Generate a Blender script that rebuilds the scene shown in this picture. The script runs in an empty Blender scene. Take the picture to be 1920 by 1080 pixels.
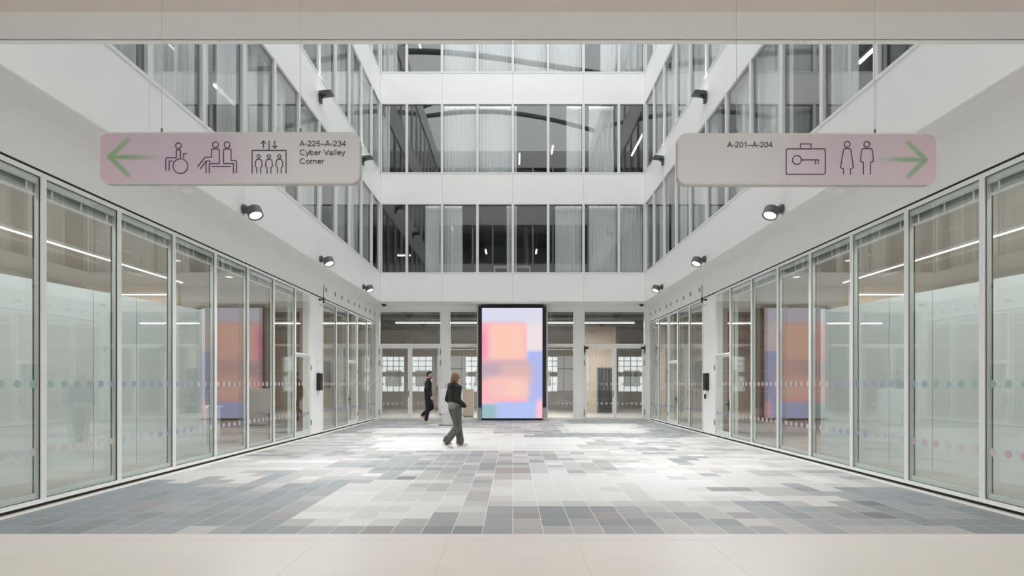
import bpy, bmesh, math, random
from mathutils import Vector, Matrix
R = random.Random(7)
C = bpy.context.scene.collection
SC = bpy.context.scene
PI = math.pi

# ------------------------------------------------------------------ camera, sky, exposure
F = 1020.0; U0 = 961.5; V0 = 720.0; H = 1.45
cam_d = bpy.data.cameras.new('camera'); cam = bpy.data.objects.new('camera', cam_d); C.objects.link(cam)
cam.location = (0, 0, H); cam.rotation_euler = (PI/2, 0, 0)
cam_d.sensor_width = 36.0; cam_d.lens = 36.0*F/1920.0
cam_d.shift_x = -(U0-960.0)/1920.0; cam_d.shift_y = (V0-540.0)/1920.0
cam_d.clip_start = 0.05; cam_d.clip_end = 400
SC.camera = cam
W = bpy.data.worlds.new('overcast_sky'); SC.world = W; W.use_nodes = True
bg = W.node_tree.nodes['Background']
bg.inputs[1].default_value = 2.3
# overcast sky, a little brighter overhead than at the horizon
_nt = W.node_tree
_tc = _nt.nodes.new('ShaderNodeTexCoord'); _sp = _nt.nodes.new('ShaderNodeSeparateXYZ'); _nt.links.new(_tc.outputs['Generated'], _sp.inputs[0])
_mr = _nt.nodes.new('ShaderNodeMapRange'); _mr.inputs[1].default_value = 0.0; _mr.inputs[2].default_value = 1.0; _mr.inputs[3].default_value = 0.75; _mr.inputs[4].default_value = 1.0
_nt.links.new(_sp.outputs['Z'], _mr.inputs[0])
_cm = _nt.nodes.new('ShaderNodeMix'); _cm.data_type = 'RGBA'; _cm.blend_type = 'MULTIPLY'; _cm.inputs[0].default_value = 1.0
_cm.inputs[6].default_value = (0.965, 0.985, 1.0, 1); _nt.links.new(_mr.outputs[0], _cm.inputs[7]); _nt.links.new(_cm.outputs[2], bg.inputs[0])
# added fill lights for the hall and rooms, besides the perimeter and lobby lamps
def area(name, loc, sx, sy, e, col=(1.0, 0.985, 0.965), rot=(0, 0, 0)):
    L = bpy.data.lights.new(name, 'AREA'); L.shape = 'RECTANGLE'; L.size = sx; L.size_y = sy; L.energy = e; L.color = col
    o = bpy.data.objects.new(name, L); C.objects.link(o); o.location = loc; o.rotation_euler = rot; return o
for _y in (-5.5, -2.0, 1.4): area('hall_fill_light', (0, _y, 4.60), 16, 0.25, 132, (0.97, 0.99, 1.0))  # added strips behind the view that brighten the hall
for _s in (-1, 1):
    area('room_fill_light', (_s*9.4, 9.5, 4.22), 0.12, 9.0, 300, (1.0, 0.99, 0.98)); area('perimeter_light', (_s*6.1, 7.9, 4.22), 0.10, 6.2, 48, (1.0, 0.99, 0.98)); area('corner_room_fill_light', (_s*11.6, 18.6, 4.22), 0.12, 4.5, 300, (1.0, 0.99, 0.98))  # room and corner strips are added fill for the dim rooms
    for _z, _e in ((8.46, 480), (12.32, 480), (16.2, 420)): area('office_fill_light', (_s*9.2, 12.0, _z), 0.12, 18.0, _e, (1.0, 0.98, 0.96))  # added strips, unseen from the camera, that brighten the side offices
for _z, _e in ((8.46, 130), (12.32, 180), (16.2, 220)): area('office_fill_light', (0, 21.17, _z+0.03), 9.6, 0.03, _e*0.07, (1.0, 0.99, 0.98), (1.05, 0, 0))  # added strips hidden by the window heads, tilted to brighten the curtains
area('lobby_lamp_light', (0.1, 24.3, 4.155), 10.6, 0.05, 620)
SC.view_settings.view_transform = 'Standard'
try: SC.view_settings.look = 'None'
except Exception: pass
SC.view_settings.exposure = 0.19; SC.view_settings.gamma = 1.0
SC.view_settings.use_curve_mapping = False
cy = SC.cycles
cy.use_denoising = True
cy.max_bounces = 12; cy.diffuse_bounces = 8; cy.glossy_bounces = 5; cy.transmission_bounces = 4
cy.transparent_max_bounces = 32; cy.caustics_reflective = True; cy.caustics_refractive = False
cy.sample_clamp_indirect = 6.0; cy.blur_glossy = 0.5

# ------------------------------------------------------------------ colours and materials
def lin(c):
    c = c/255.0
    return c/12.92 if c <= 0.04045 else ((c+0.055)/1.055)**2.4
def rgb(r, g, b): return (lin(r), lin(g), lin(b), 1.0)
M = {}
def newmat(name):
    m = bpy.data.materials.new(name); m.use_nodes = True
    nt = m.node_tree; nt.nodes.clear()
    o = nt.nodes.new('ShaderNodeOutputMaterial'); M[name] = m
    return m, nt, o
def pmat(name, col, rough=0.5, metal=0.0, mott=0.0, scale=6.0, bump=0.0, spec=0.5, stretch=None):
    m, nt, o = newmat(name)
    p = nt.nodes.new('ShaderNodeBsdfPrincipled'); nt.links.new(p.outputs[0], o.inputs[0])
    p.inputs['Base Color'].default_value = col; p.inputs['Roughness'].default_value = rough
    p.inputs['Metallic'].default_value = metal; p.inputs['Specular IOR Level'].default_value = spec
    if mott or bump:
        g = nt.nodes.new('ShaderNodeNewGeometry')
        n = nt.nodes.new('ShaderNodeTexNoise'); n.inputs['Scale'].default_value = scale; n.inputs['Detail'].default_value = 5
        src = g.outputs['Position']
        if stretch:
            mp = nt.nodes.new('ShaderNodeMapping'); mp.inputs['Scale'].default_value = stretch
            nt.links.new(src, mp.inputs['Vector']); src = mp.outputs[0]
        nt.links.new(src, n.inputs['Vector'])
        if mott:
            mx = nt.nodes.new('ShaderNodeMix'); mx.data_type = 'RGBA'
            mx.inputs[6].default_value = tuple(c*(1-mott) for c in col[:3])+(1,)
            mx.inputs[7].default_value = tuple(min(1, c*(1+mott)) for c in col[:3])+(1,)
            nt.links.new(n.outputs['Fac'], mx.inputs[0]); nt.links.new(mx.outputs[2], p.inputs['Base Color'])
        if bump:
            b = nt.nodes.new('ShaderNodeBump'); b.inputs['Strength'].default_value = bump; b.inputs['Distance'].default_value = 0.01
            nt.links.new(n.outputs['Fac'], b.inputs['Height']); nt.links.new(b.outputs[0], p.inputs['Normal'])
    return m
def emat(name, col, s):
    m, nt, o = newmat(name)
    e = nt.nodes.new('ShaderNodeEmission'); e.inputs[0].default_value = col; e.inputs[1].default_value = s
    nt.links.new(e.outputs[0], o.inputs[0]); return m
def glassmat(name, tint, ior, wave=0.0):
    # thin pane: mirror reflection by Fresnel, the rest passes straight through with a tint
    m, nt, o = newmat(name)
    g = nt.nodes.new('ShaderNodeNewGeometry')
    mi = nt.nodes.new('ShaderNodeMix'); mi.data_type = 'FLOAT'
    mi.inputs[2].default_value = ior; mi.inputs[3].default_value = 1.0/ior
    nt.links.new(g.outputs['Backfacing'], mi.inputs[0])
    fr = nt.nodes.new('ShaderNodeFresnel'); nt.links.new(mi.outputs[0], fr.inputs['IOR'])
    tr = nt.nodes.new('ShaderNodeBsdfTransparent'); tr.inputs[0].default_value = tint
    gl = nt.nodes.new('ShaderNodeBsdfGlossy'); gl.inputs['Roughness'].default_value = 0.0
    gl.inputs[0].default_value = (0.985, 1.0, 0.99, 1)
    if wave:
        n = nt.nodes.new('ShaderNodeTexNoise'); n.inputs['Scale'].default_value = 0.9; n.inputs['Detail'].default_value = 1
        nt.links.new(g.outputs['Position'], n.inputs['Vector'])
        b = nt.nodes.new('ShaderNodeBump'); b.inputs['Strength'].default_value = wave; b.inputs['Distance'].default_value = 0.02
        nt.links.new(n.outputs['Fac'], b.inputs['Height']); nt.links.new(b.outputs[0], gl.inputs['Normal'])
    mx = nt.nodes.new('ShaderNodeMixShader')
    nt.links.new(fr.outputs[0], mx.inputs[0]); nt.links.new(tr.outputs[0], mx.inputs[1]); nt.links.new(gl.outputs[0], mx.inputs[2])
    nt.links.new(mx.outputs[0], o.inputs[0]); return m
def attrmat(name, emit=0.0, rough=0.35):
    m, nt, o = newmat(name)
    a = nt.nodes.new('ShaderNodeAttribute'); a.attribute_name = 'print'
    if emit:
        e = nt.nodes.new('ShaderNodeEmission'); e.inputs[1].default_value = emit
        nt.links.new(a.outputs['Color'], e.inputs[0]); nt.links.new(e.outputs[0], o.inputs[0])
    else:
        p = nt.nodes.new('ShaderNodeBsdfPrincipled'); p.inputs['Roughness'].default_value = rough
        nt.links.new(a.outputs['Color'], p.inputs['Base Color']); nt.links.new(p.outputs[0], o.inputs[0])
    return m

pmat('white_panel', rgb(245, 245, 244), 0.42, mott=0.012, scale=0.7)
pmat('white_frame', rgb(238, 239, 238), 0.38)
pmat('plaster', rgb(243, 243, 242), 0.75, mott=0.015, scale=1.3)
pmat('soffit', rgb(236, 236, 234), 0.8, mott=0.015, scale=1.1)
pmat('hall_ceiling', rgb(222, 214, 206), 0.85, mott=0.03, scale=9)
pmat('dark_gasket', rgb(40, 39, 37), 0.5)
pmat('dark_gap', rgb(38, 30, 26), 0.8)
pmat('joint', rgb(150, 150, 148), 0.8)
pmat('reveal', rgb(214, 222, 217), 0.45)
pmat('slat_metal', rgb(188, 192, 192), 0.35, metal=0.4)
pmat('anthracite', rgb(84, 85, 88), 0.45)
pmat('black', rgb(24, 24, 25), 0.4)
pmat('black_gloss', rgb(16, 16, 17), 0.12)
pmat('steel', rgb(150, 148, 144), 0.3, metal=0.8)
pmat('bronze', rgb(110, 92, 76), 0.35, metal=0.6)
pmat('cable', rgb(150, 146, 140), 0.4, metal=0.4)
pmat('stone', rgb(204, 197, 190), 0.42, mott=0.035, scale=1.4, stretch=(1, 2.6, 1))
pmat('stone_border', rgb(218, 213, 207), 0.5, mott=0.02, scale=3)
pmat('stone_joint', rgb(178, 170, 162), 0.8)
pmat('grout', rgb(226, 223, 218), 0.8)
pmat('room_wall', rgb(176, 171, 163), 0.8, mott=0.02, scale=0.6)
pmat('room_ceiling', rgb(186, 182, 177), 0.9)
pmat('room_floor', rgb(188, 180, 170), 0.35, mott=0.03, scale=1.2)
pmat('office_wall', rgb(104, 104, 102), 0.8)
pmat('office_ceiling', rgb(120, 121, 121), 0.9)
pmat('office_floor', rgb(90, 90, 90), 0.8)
pmat('column', rgb(120, 121, 120), 0.7)
pmat('cabinet_white', rgb(214, 216, 216), 0.5)
pmat('partition', rgb(228, 237, 237), 0.3, mott=0.01, scale=0.8)
pmat('brown_wood', rgb(106, 80, 60), 0.6, mott=0.12, scale=3, stretch=(1, 1, 9))
pmat('warm_wood', rgb(216, 196, 170), 0.6, mott=0.05, scale=3, stretch=(1, 1, 7))
pmat('panel_wood', rgb(166, 152, 137), 0.6, mott=0.05, scale=4, stretch=(4, 4, 0.5))
pmat('lobby_wall', rgb(172, 166, 158), 0.8)
pmat('lobby_ceiling', rgb(104, 103, 101), 0.9, mott=0.15, scale=2)
pmat('duct', rgb(112, 110, 106), 0.5, metal=0.3)
pmat('outdoor_ground', rgb(150, 150, 146), 0.9)
pmat('kiosk_white', rgb(228, 228, 226), 0.4)
pmat('skin', rgb(205, 160, 140), 0.55)
pmat('hair_brown', rgb(120, 92, 70), 0.6, mott=0.25, scale=60, stretch=(1, 1, 0.2))
pmat('hair_dark', rgb(38, 32, 30), 0.6, mott=0.2, scale=60)
pmat('black_cloth', rgb(24, 23, 23), 0.85, mott=0.15, scale=25)
pmat('grey_cloth', rgb(84, 83, 83), 0.85, mott=0.08, scale=20)
pmat('grey_shirt', rgb(118, 117, 116), 0.85)
pmat('shoe_white', rgb(222, 216, 206), 0.6)
pmat('shoe_beige', rgb(196, 176, 152), 0.6)
pmat('ink', rgb(60, 28, 62), 0.5)
pmat('acrylic_edge', rgb(176, 174, 170), 0.25)
glassmat('glass_clear', (0.973, 0.98, 0.975, 1), 1.6, wave=0.012)
glassmat('glass_upper', (0.965, 0.975, 0.975, 1), 1.75, wave=0.015)
emat('tube', (1.0, 0.97, 0.93, 1), 2.6)
emat('lens', (1.0, 0.98, 0.95, 1), 1.5)
attrmat('sign_print'); attrmat('screen_image', emit=0.95)
# sheer cloth
m, nt, o = newmat('sheer')
d = nt.nodes.new('ShaderNodeBsdfDiffuse'); d.inputs[0].default_value = rgb(240, 242, 242)
t2 = nt.nodes.new('ShaderNodeBsdfTranslucent'); t2.inputs[0].default_value = rgb(215, 220, 220)
tp = nt.nodes.new('ShaderNodeBsdfTransparent')
a1 = nt.nodes.new('ShaderNodeMixShader'); a1.inputs[0].default_value = 0.15
a2 = nt.nodes.new('ShaderNodeMixShader'); a2.inputs[0].default_value = 0.10
nt.links.new(d.outputs[0], a1.inputs[1]); nt.links.new(t2.outputs[0], a1.inputs[2])
nt.links.new(a1.outputs[0], a2.inputs[1]); nt.links.new(tp.outputs[0], a2.inputs[2]); nt.links.new(a2.outputs[0], o.inputs[0])
TILES = {'D': (116, 117, 117), 'd': (138, 143, 144), 'b': (146, 152, 156), 'g': (158, 160, 159), 'p': (155, 148, 145), 'w': (180, 176, 171),
         'l': (195, 192, 188), 'c': (211, 207, 201), 'W': (222, 221, 216)}
def up(c): return (c[0]*0.875, c[1]*0.878, c[2]*0.885)
for k, c in TILES.items(): pmat('tile_'+k, rgb(*up(c)), 0.5, mott=0.045, scale=5.0, stretch=(1, 2.2, 1))
DOTC = [(150, 190, 180), (150, 182, 190), (148, 170, 196), (150, 160, 200), (152, 148, 196), (168, 158, 198), (205, 190, 205), (222, 205, 212), (214, 176, 200), (206, 200, 216), (226, 214, 206), (222, 190, 184)]
for i, c in enumerate(DOTC):
    m = pmat('dot_%d' % i, rgb(*[q*0.85+0.15*235 for q in c]), 0.5)   # printed dots, partly see-through
    nt = m.node_tree; o = nt.nodes['Material Output']; p = nt.nodes['Principled BSDF']; p.inputs['Alpha'].default_value = 0.55

# ------------------------------------------------------------------ mesh helpers
class MB:
    def __init__(s): s.v = []; s.f = []; s.m = []; s.smooth = False
    def add(s, vs, fs, mi=0):
        o = len(s.v); s.v += [tuple(v) for v in vs]; s.f += [tuple(i+o for i in f) for f in fs]; s.m += [mi]*len(fs); return s
    def box(s, x0, x1, y0, y1, z0, z1, mi=0):
        x0, x1 = min(x0, x1), max(x0, x1); y0, y1 = min(y0, y1), max(y0, y1); z0, z1 = min(z0, z1), max(z0, z1)
        return s.add([(x0,y0,z0),(x1,y0,z0),(x1,y1,z0),(x0,y1,z0),(x0,y0,z1),(x1,y0,z1),(x1,y1,z1),(x0,y1,z1)],
                     [(0,3,2,1),(4,5,6,7),(0,1,5,4),(1,2,6,5),(2,3,7,6),(3,0,4,7)], mi)
    def cham(s, x0, x1, y0, y1, z0, z1, b, mi=0):
        # box whose top edge is chamfered by b
        return s.add([(x0,y0,z0),(x1,y0,z0),(x1,y1,z0),(x0,y1,z0),(x0,y0,z1-b),(x1,y0,z1-b),(x1,y1,z1-b),(x0,y1,z1-b),
                      (x0+b,y0+b,z1),(x1-b,y0+b,z1),(x1-b,y1-b,z1),(x0+b,y1-b,z1)],
                     [(0,3,2,1),(0,1,5,4),(1,2,6,5),(2,3,7,6),(3,0,4,7),(4,5,9,8),(5,6,10,9),(6,7,11,10),(7,4,8,11),(8,9,10,11)], mi)
    def ring(s, x0, x1, z0, z1, t, y0, y1, mi=0, tb=None, tt=None):
        # rectangular frame in the xz plane: outer x0..x1, z0..z1, member t
        tb = t if tb is None else tb; tt = t if tt is None else tt
        s.box(x0, x0+t, y0, y1, z0, z1, mi); s.box(x1-t, x1, y0, y1, z0, z1, mi)
        s.box(x0+t, x1-t, y0, y1, z0, z0+tb, mi); s.box(x0+t, x1-t, y0, y1, z1-tt, z1, mi); return s
    def tube(s, p0, p1, r0, r1=None, n=12, mi=0, caps=True):
        r1 = r0 if r1 is None else r1
        p0 = Vector(p0); p1 = Vector(p1); d = (p1-p0).normalized()
        a = d.orthogonal().normalized(); b = d.cross(a)
        vs = []
        for p, r in ((p0, r0), (p1, r1)):
            for i in range(n):
                t = 2*PI*i/n; vs.append(p+(a*math.cos(t)+b*math.sin(t))*r)
        fs = [(i, (i+1) % n, n+(i+1) % n, n+i) for i in range(n)]
        if caps: fs += [tuple(range(n-1, -1, -1)), tuple(range(n, 2*n))]
        return s.add(vs, fs, mi)
    def lathe(s, prof, n=20, mi=0, mat=None):
        # prof: (r, z) list about the z axis, then transformed by mat
        vs = []; fs = []
        for r, z in prof:
            for i in range(n):
                t = 2*PI*i/n; v = Vector((r*math.cos(t), r*math.sin(t), z)); vs.append(mat @ v if mat else v)
        for k in range(len(prof)-1):
            for i in range(n): fs.append((k*n+i, k*n+(i+1) % n, (k+1)*n+(i+1) % n, (k+1)*n+i))
        fs.append(tuple(range(n-1, -1, -1))); fs.append(tuple(range((len(prof)-1)*n, len(prof)*n)))
        return s.add(vs, fs, mi)
    def capsule(s, p0, r0, p1, r1, n=14, sx=1.0, sy=1.0):
        # tapered rounded limb; sx, sy squash the world x and y radius
        p0 = Vector(p0); p1 = Vector(p1); d = (p1-p0); L = d.length
        d = d/L if L > 1e-6 else Vector((0, 0, 1))
        a = d.orthogonal().normalized(); b = d.cross(a)
        prof = []
        for i in range(5): t = PI/2*(1-i/4.0); prof.append((p0-d*r0*math.sin(t), r0*math.cos(t)))
        for i in range(5): t = PI/2*i/4.0; prof.append((p1+d*r1*math.sin(t), r1*math.cos(t)))
        vs = []; fs = []
        for c, r in prof:
            r = max(r, 1e-4)
            for i in range(n):
                t = 2*PI*i/n; q = (a*math.cos(t)+b*math.sin(t))*r; vs.append(c+Vector((q.x*sx, q.y*sy, q.z)))
        for k in range(len(prof)-1):
            for i in range(n): fs.append((k*n+i, k*n+(i+1) % n, (k+1)*n+(i+1) % n, (k+1)*n+i))
        fs.append(tuple(range(n-1, -1, -1))); fs.append(tuple(range((len(prof)-1)*n, len(prof)*n)))
        return s.add(vs, fs)
    def ell(s, c, rx, ry, rz, n=18, rot=None):
        c = Vector(c); vs = []; fs = []; k = n//2
        for j in range(k+1):
            p = PI*j/k
            for i in range(n):
                t = 2*PI*i/n; q = Vector((rx*max(math.sin(p), 1e-4)*math.cos(t), ry*max(math.sin(p), 1e-4)*math.sin(t), -rz*math.cos(p)))
                if rot: q = rot @ q
                vs.append(c+q)
        for j in range(k):
            for i in range(n): fs.append((j*n+i, j*n+(i+1) % n, (j+1)*n+(i+1) % n, (j+1)*n+i))
        fs.append(tuple(range(n-1, -1, -1))); fs.append(tuple(range(k*n, (k+1)*n)))
        return s.add(vs, fs)
    def stroke(s, pts, w, y, closed=False, mi=0, depth=0.0012):
        # a drawn line of width w in the xz plane, as a thin raised ribbon in front of y
        n = len(pts); P = [Vector((p[0], p[1])) for p in pts]; off = []
        for i in range(n):
            pr = P[i-1] if (i > 0 or closed) else None; nx = P[(i+1) % n] if (i < n-1 or closed) else None
            d1 = (P[i]-pr).normalized() if pr is not None else (nx-P[i]).normalized()
            d2 = (nx-P[i]).normalized() if nx is not None else d1
            n1 = Vector((-d1.y, d1.x)); n2 = Vector((-d2.y, d2.x)); q = (n1+n2)
            q = q.normalized() if q.length > 1e-6 else n1
            off.append(q*(w/2)/max(0.4, q.dot(n1)))
        vs = []
        for i in range(n):
            for sg in (1, -1):
                q = P[i]+off[i]*sg; vs += [(q.x, y-depth, q.y), (q.x, y, q.y)]
        fs = []
        for i in range(n if closed else n-1):
            a = 4*i; b = 4*((i+1) % n)
            fs += [(a, b, b+2, a+2), (a, a+1, b+1, b), (a+2, b+2, b+3, a+3)]
        return s.add(vs, fs, mi)
    def mesh(s, name, mats, smooth=False):
        me = bpy.data.meshes.new(name); me.from_pydata(s.v, [], s.f)
        if not isinstance(mats, (list, tuple)): mats = [mats]
        for m in mats: me.materials.append(M[m])
        if len(mats) > 1: me.polygons.foreach_set('material_index', s.m)
        if smooth: me.polygons.foreach_set('use_smooth', [True]*len(me.polygons))
        me.update(); return me
def put(name, me, parent=None, loc=(0, 0, 0), rz=0.0):
    o = bpy.data.objects.new(name, me); C.objects.link(o); o.location = loc
    if rz: o.rotation_euler = (0, 0, rz)
    if parent: o.parent = parent
    return o
def obj(name, mb, mats, parent=None, loc=(0, 0, 0), rz=0.0, smooth=False): return put(name, mb.mesh(name, mats, smooth), parent, loc, rz)
def tag(o, label=None, cat=None, group=None, kind=None):
    if label: o['label'] = label
    if cat: o['category'] = cat
    if group: o['group'] = group
    if kind: o['kind'] = kind
    return o
def empty(name, loc, rz=0.0, **k):
    o = bpy.data.objects.new(name, None); C.objects.link(o); o.location = loc; o.rotation_euler = (0, 0, rz); o.empty_display_size = 0.1
    return tag(o, **k)
def struct(name, mb, mats, label, cat, parent=None): return tag(obj(name, mb, mats, parent), label, cat, None, 'structure')
ORD = ['first', 'second', 'third', 'fourth', 'fifth', 'sixth', 'seventh', 'eighth', 'ninth', 'tenth', 'eleventh', 'twelfth', 'thirteenth', 'fourteenth']
SIDE = {-1: 'left', 1: 'right'}

# ------------------------------------------------------------------ measures of the place
XU = 5.096      # upper facades
XL = 5.57       # ground floor glazing
YB = 20.96      # back upper facade
YW = 22.10      # back ground floor wall
YF = 5.10       # front upper facade, above the camera side
ZS = 4.635      # soffit
BANDS = [(4.635, 5.70), (8.42, 9.55), (12.28, 13.43), (16.16, 17.25)]
STOREYS = [(5.70, 8.42), (9.55, 12.28), (13.43, 16.16)]
SNAME = ['first upper storey', 'second upper storey', 'top storey']
T = 0.298

# ------------------------------------------------------------------ floor
Y0 = 5.245; NR = 57
fl = MB().box(-5.64, 5.64, 5.035, 22.3, -0.3, 0.0032)
floor = struct('floor', fl, 'grout', 'tiled atrium floor in a pixel pattern of white, beige and slate grey tiles', 'floor')
ROWS = ["bbddggglgddggpgddgwwwggwwggwgwwwwddd",
"bdbdbgbdddwcWcwglgwdgddwgdlwggggdddd",
"bbbbdbdddpWWcWWglgpddpggdwpgdgdDdggd",
"bbbpggdbdgccccWccggdddgwwwlgpbpgdggd",
"bbbpgbddbgWWWWWWllcclcllwlwbdwcgDgdg",
"bbdbbdbdbwWWcccWwcWWWWWcWWccWcccgbbb",
"bbdbdbgdbgWWccccwWWWWWWcWWWWcwwggbbb",
"bbbbbdwbdgccclwllWWWWWccWWcddwwdcdgg",
"dbbwwgldbbcccwwlwcWWWWWcWWWWcccgclcl",
"bcggcgwlgbgccccwgcWWWWWWWWWWcccccWcl",
"ccgccbwcwwwgDwwwwwlWWWWWWWlccccccWcg",
"ccccwbwwllWglwwgcwlWWcWcWWWcgccwwcll",
"cccwggwwlcggcwgwwpplWglcccWWcwcwwlgg"]
MIX = {'white': 'WWWWWWWc', 'light': 'ccccWWlll', 'mixl': 'ccWllwwg', 'mid': 'llwwggc', 'grey': 'ggwwdgbl', 'dark': 'ddgbdgdw', 'mauve': 'wlpwlcgw'}
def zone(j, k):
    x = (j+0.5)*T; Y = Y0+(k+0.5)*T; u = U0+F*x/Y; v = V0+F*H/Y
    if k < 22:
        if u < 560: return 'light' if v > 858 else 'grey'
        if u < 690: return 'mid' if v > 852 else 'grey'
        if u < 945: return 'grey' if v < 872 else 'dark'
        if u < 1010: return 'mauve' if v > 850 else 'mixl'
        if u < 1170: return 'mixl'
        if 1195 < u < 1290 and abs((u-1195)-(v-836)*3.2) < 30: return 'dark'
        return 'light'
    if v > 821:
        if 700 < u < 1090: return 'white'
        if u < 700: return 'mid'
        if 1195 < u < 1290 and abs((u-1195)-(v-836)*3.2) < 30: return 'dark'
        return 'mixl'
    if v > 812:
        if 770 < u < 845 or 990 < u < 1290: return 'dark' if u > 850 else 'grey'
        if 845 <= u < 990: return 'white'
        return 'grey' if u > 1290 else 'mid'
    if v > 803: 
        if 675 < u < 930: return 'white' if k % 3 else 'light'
        if 930 <= u < 1060: return 'mauve'  # mauve mix puts the screen's reflection into the tile colour
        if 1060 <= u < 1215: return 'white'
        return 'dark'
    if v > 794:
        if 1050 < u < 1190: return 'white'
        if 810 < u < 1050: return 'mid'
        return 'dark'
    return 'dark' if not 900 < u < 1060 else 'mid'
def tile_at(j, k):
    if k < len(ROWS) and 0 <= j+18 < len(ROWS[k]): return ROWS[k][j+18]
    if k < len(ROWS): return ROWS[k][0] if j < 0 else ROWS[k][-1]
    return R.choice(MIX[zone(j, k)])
g = 0.0026
TM = {}
for kx in TILES: TM[kx] = MB().cham(g, T-g, g, T-g, -0.004, 0.004, 0.0008).mesh('tile', 'tile_'+kx)
keys = list(TILES); far = MB(); nt_ = 0
for k in range(NR):
    prev = None
    for j in range(-19, 19):
        x0 = j*T; x1 = x0+T; y0 = Y0+k*T; y1 = y0+T
        if x0 < -5.44: x0 = -5.44
        if x1 > 5.44: x1 = 5.44
        if y1 > YW-0.005: y1 = YW-0.005
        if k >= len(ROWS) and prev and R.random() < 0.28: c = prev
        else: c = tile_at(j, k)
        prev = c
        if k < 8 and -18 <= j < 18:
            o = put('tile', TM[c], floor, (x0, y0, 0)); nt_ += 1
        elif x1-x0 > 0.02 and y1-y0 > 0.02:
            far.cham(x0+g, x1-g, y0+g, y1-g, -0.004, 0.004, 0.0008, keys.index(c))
tag(obj('tile_field', far, ['tile_'+k for k in keys], floor), kind='stuff')
for s in (-1, 1):
    obj('border_strip', MB().cham(min(s*5.444, s*5.60), max(s*5.444, s*5.60), 4.9, 22.1, -0.004, 0.004, 0.001), 'stone_border', floor)
obj('border_strip', MB().cham(-5.6, 5.6, 5.034, 5.242, -0.004, 0.004, 0.001), 'stone', floor)
hf = struct('floor.001', MB().box(-13, 13, -9, 5.034, -0.3, 0.003), 'stone_joint', 'beige stone slab floor of the entrance hall before the tiles', 'floor')
for r_ in range(4):
    for c_ in range(-5, 5):
        x0 = -0.597+c_*1.19; yb = 5.03-r_*1.5
        if c_ < -4 and r_ > 1: continue
        obj('slab', MB().cham(x0+0.0015, x0+1.1885, yb-1.4985, yb-0.0015, -0.004, 0.004, 0.0005), 'stone', hf)
obj('slab_field', MB().cham(-13, 13, -9, -0.98, -0.004, 0.004, 0.0005).cham(-13, -6.55, -0.97, 5.03, -0.004, 0.004, 0.0005).cham(5.36, 13, -0.97, 5.03, -0.004, 0.004, 0.0005), 'stone', hf)['kind'] = 'stuff'
for s in (-1, 1):
    struct('baseboard_'+SIDE[s], MB().box(s*5.60, s*5.66, 4.9, 22.05, -0.2, 0.044), 'dark_gap', 'dark recessed shadow gap along the foot of the %s glazing' % SIDE[s], 'baseboard')
    struct('floor.00%d' % (2 if s < 0 else 3), MB().box(s*5.66, s*12.2, 4.6, 22.2, -0.3, 0.03), 'room_floor', 'beige floor of the room behind the %s ground floor glazing' % SIDE[s], 'floor')
struct('floor.004', MB().box(-9, 9, 22.3, 33, -0.3, 0.0), 'room_floor', 'beige floor of the lobby behind the far doors', 'floor')
struct('ground', MB().box(-80, 80, 33, 110, -0.5, -0.15), 'outdoor_ground', 'pale paving outside the lobby windows', 'ground')
nb = struct('backdrop_building', MB().box(-30, 30, 62, 70, -0.15, 14), 'cabinet_white', 'pale grey building added across the street to tone down the lobby windows', 'building')  # added backdrop that keeps the lobby windows from glaring white
for q in range(-7, 8):
    obj('window_pane', MB().box(q*3.4-0.9, q*3.4+0.9, 61.95, 62, 1.2, 3.0), 'column', nb)
struct('ground.001', MB().box(-80, 80, -90, -9, -0.5, -0.15), 'outdoor_ground', 'pale paving outside the entrance behind the camera', 'ground')

# ------------------------------------------------------------------ ground floor side walls and soffits
def joint_y():  return [YF, 7.63, 10.31, 12.99, 15.67, 18.35, YB]
JX = [-XU, -2.724, 0.0, 2.724, XU]
WALL = {}
for s in (-1, 1):
    mb = MB().box(s*XL, s*(XL+0.22), YF-0.4, YW+0.2, 3.977, ZS)          # band over the glazing
    mb.box(s*(XL-0.0), s*(XL+0.22), 15.0, 15.90, 0.046, 3.945)             # solid pier
    mb.box(s*XL, s*(XL+0.22), 4.60, 5.20, 0.046, 3.945)                     # end post beside the hall
    mb.box(s*(XL+0.02), s*(XL+0.2), YF-0.4, 22.1, 3.945, 3.978)
    w = struct('wall_'+SIDE[s], mb, 'plaster', '%s wall of the atrium, white pier and band above the glazing' % SIDE[s], 'wall'); WALL[s] = w
    obj('shadow_gap', MB().box(s*(XL-0.004), s*(XL+0.01), YF-0.4, 22.05, 3.945, 3.977), 'dark_gap', w)
    for b, (z0, z1) in enumerate(BANDS):
        jy = joint_y()
        for i in range(len(jy)-1):
            ye = jy[i+1]-0.004 if i < len(jy)-2 else YB
            obj('panel', MB().box(s*XU, s*(XU+0.06), jy[i]+0.004, ye, z0, z1), 'white_panel', w)
        obj('backing', MB().box(s*(XU+0.06), s*(XU+0.16), YF, YB+0.1, z0+0.01, z1-0.01), 'joint', w)
wb = struct('wall_back', MB().box(-XL, -5.475, YW, YW+0.2, 0, ZS).box(-2.88, -2.60, YW, YW+0.2, 0, ZS).box(2.52, 2.85, YW, YW+0.2, 0, ZS)
    .box(5.41, XL, YW, YW+0.2, 0, ZS).box(-1.40, 1.36, YW+0.02, YW+0.2, 0, ZS).box(-5.475, -2.88, YW, YW+0.2, 4.44, ZS).box(-2.6, -1.4, YW, YW+0.2, 4.44, ZS)
    .box(1.36, 2.52, YW, YW+0.2, 4.44, ZS).box(2.85, 5.41, YW, YW+0.2, 4.44, ZS), 'plaster', 'far white wall of the atrium around the doors and the screen', 'wall')
wf = struct('wall_front', MB().box(-XU-0.4, XU+0.4, YF-0.22, YF-0.16, ZS, 17.25), 'joint', 'facade above the hall, facing the far wall, seen only mirrored', 'wall')
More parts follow.
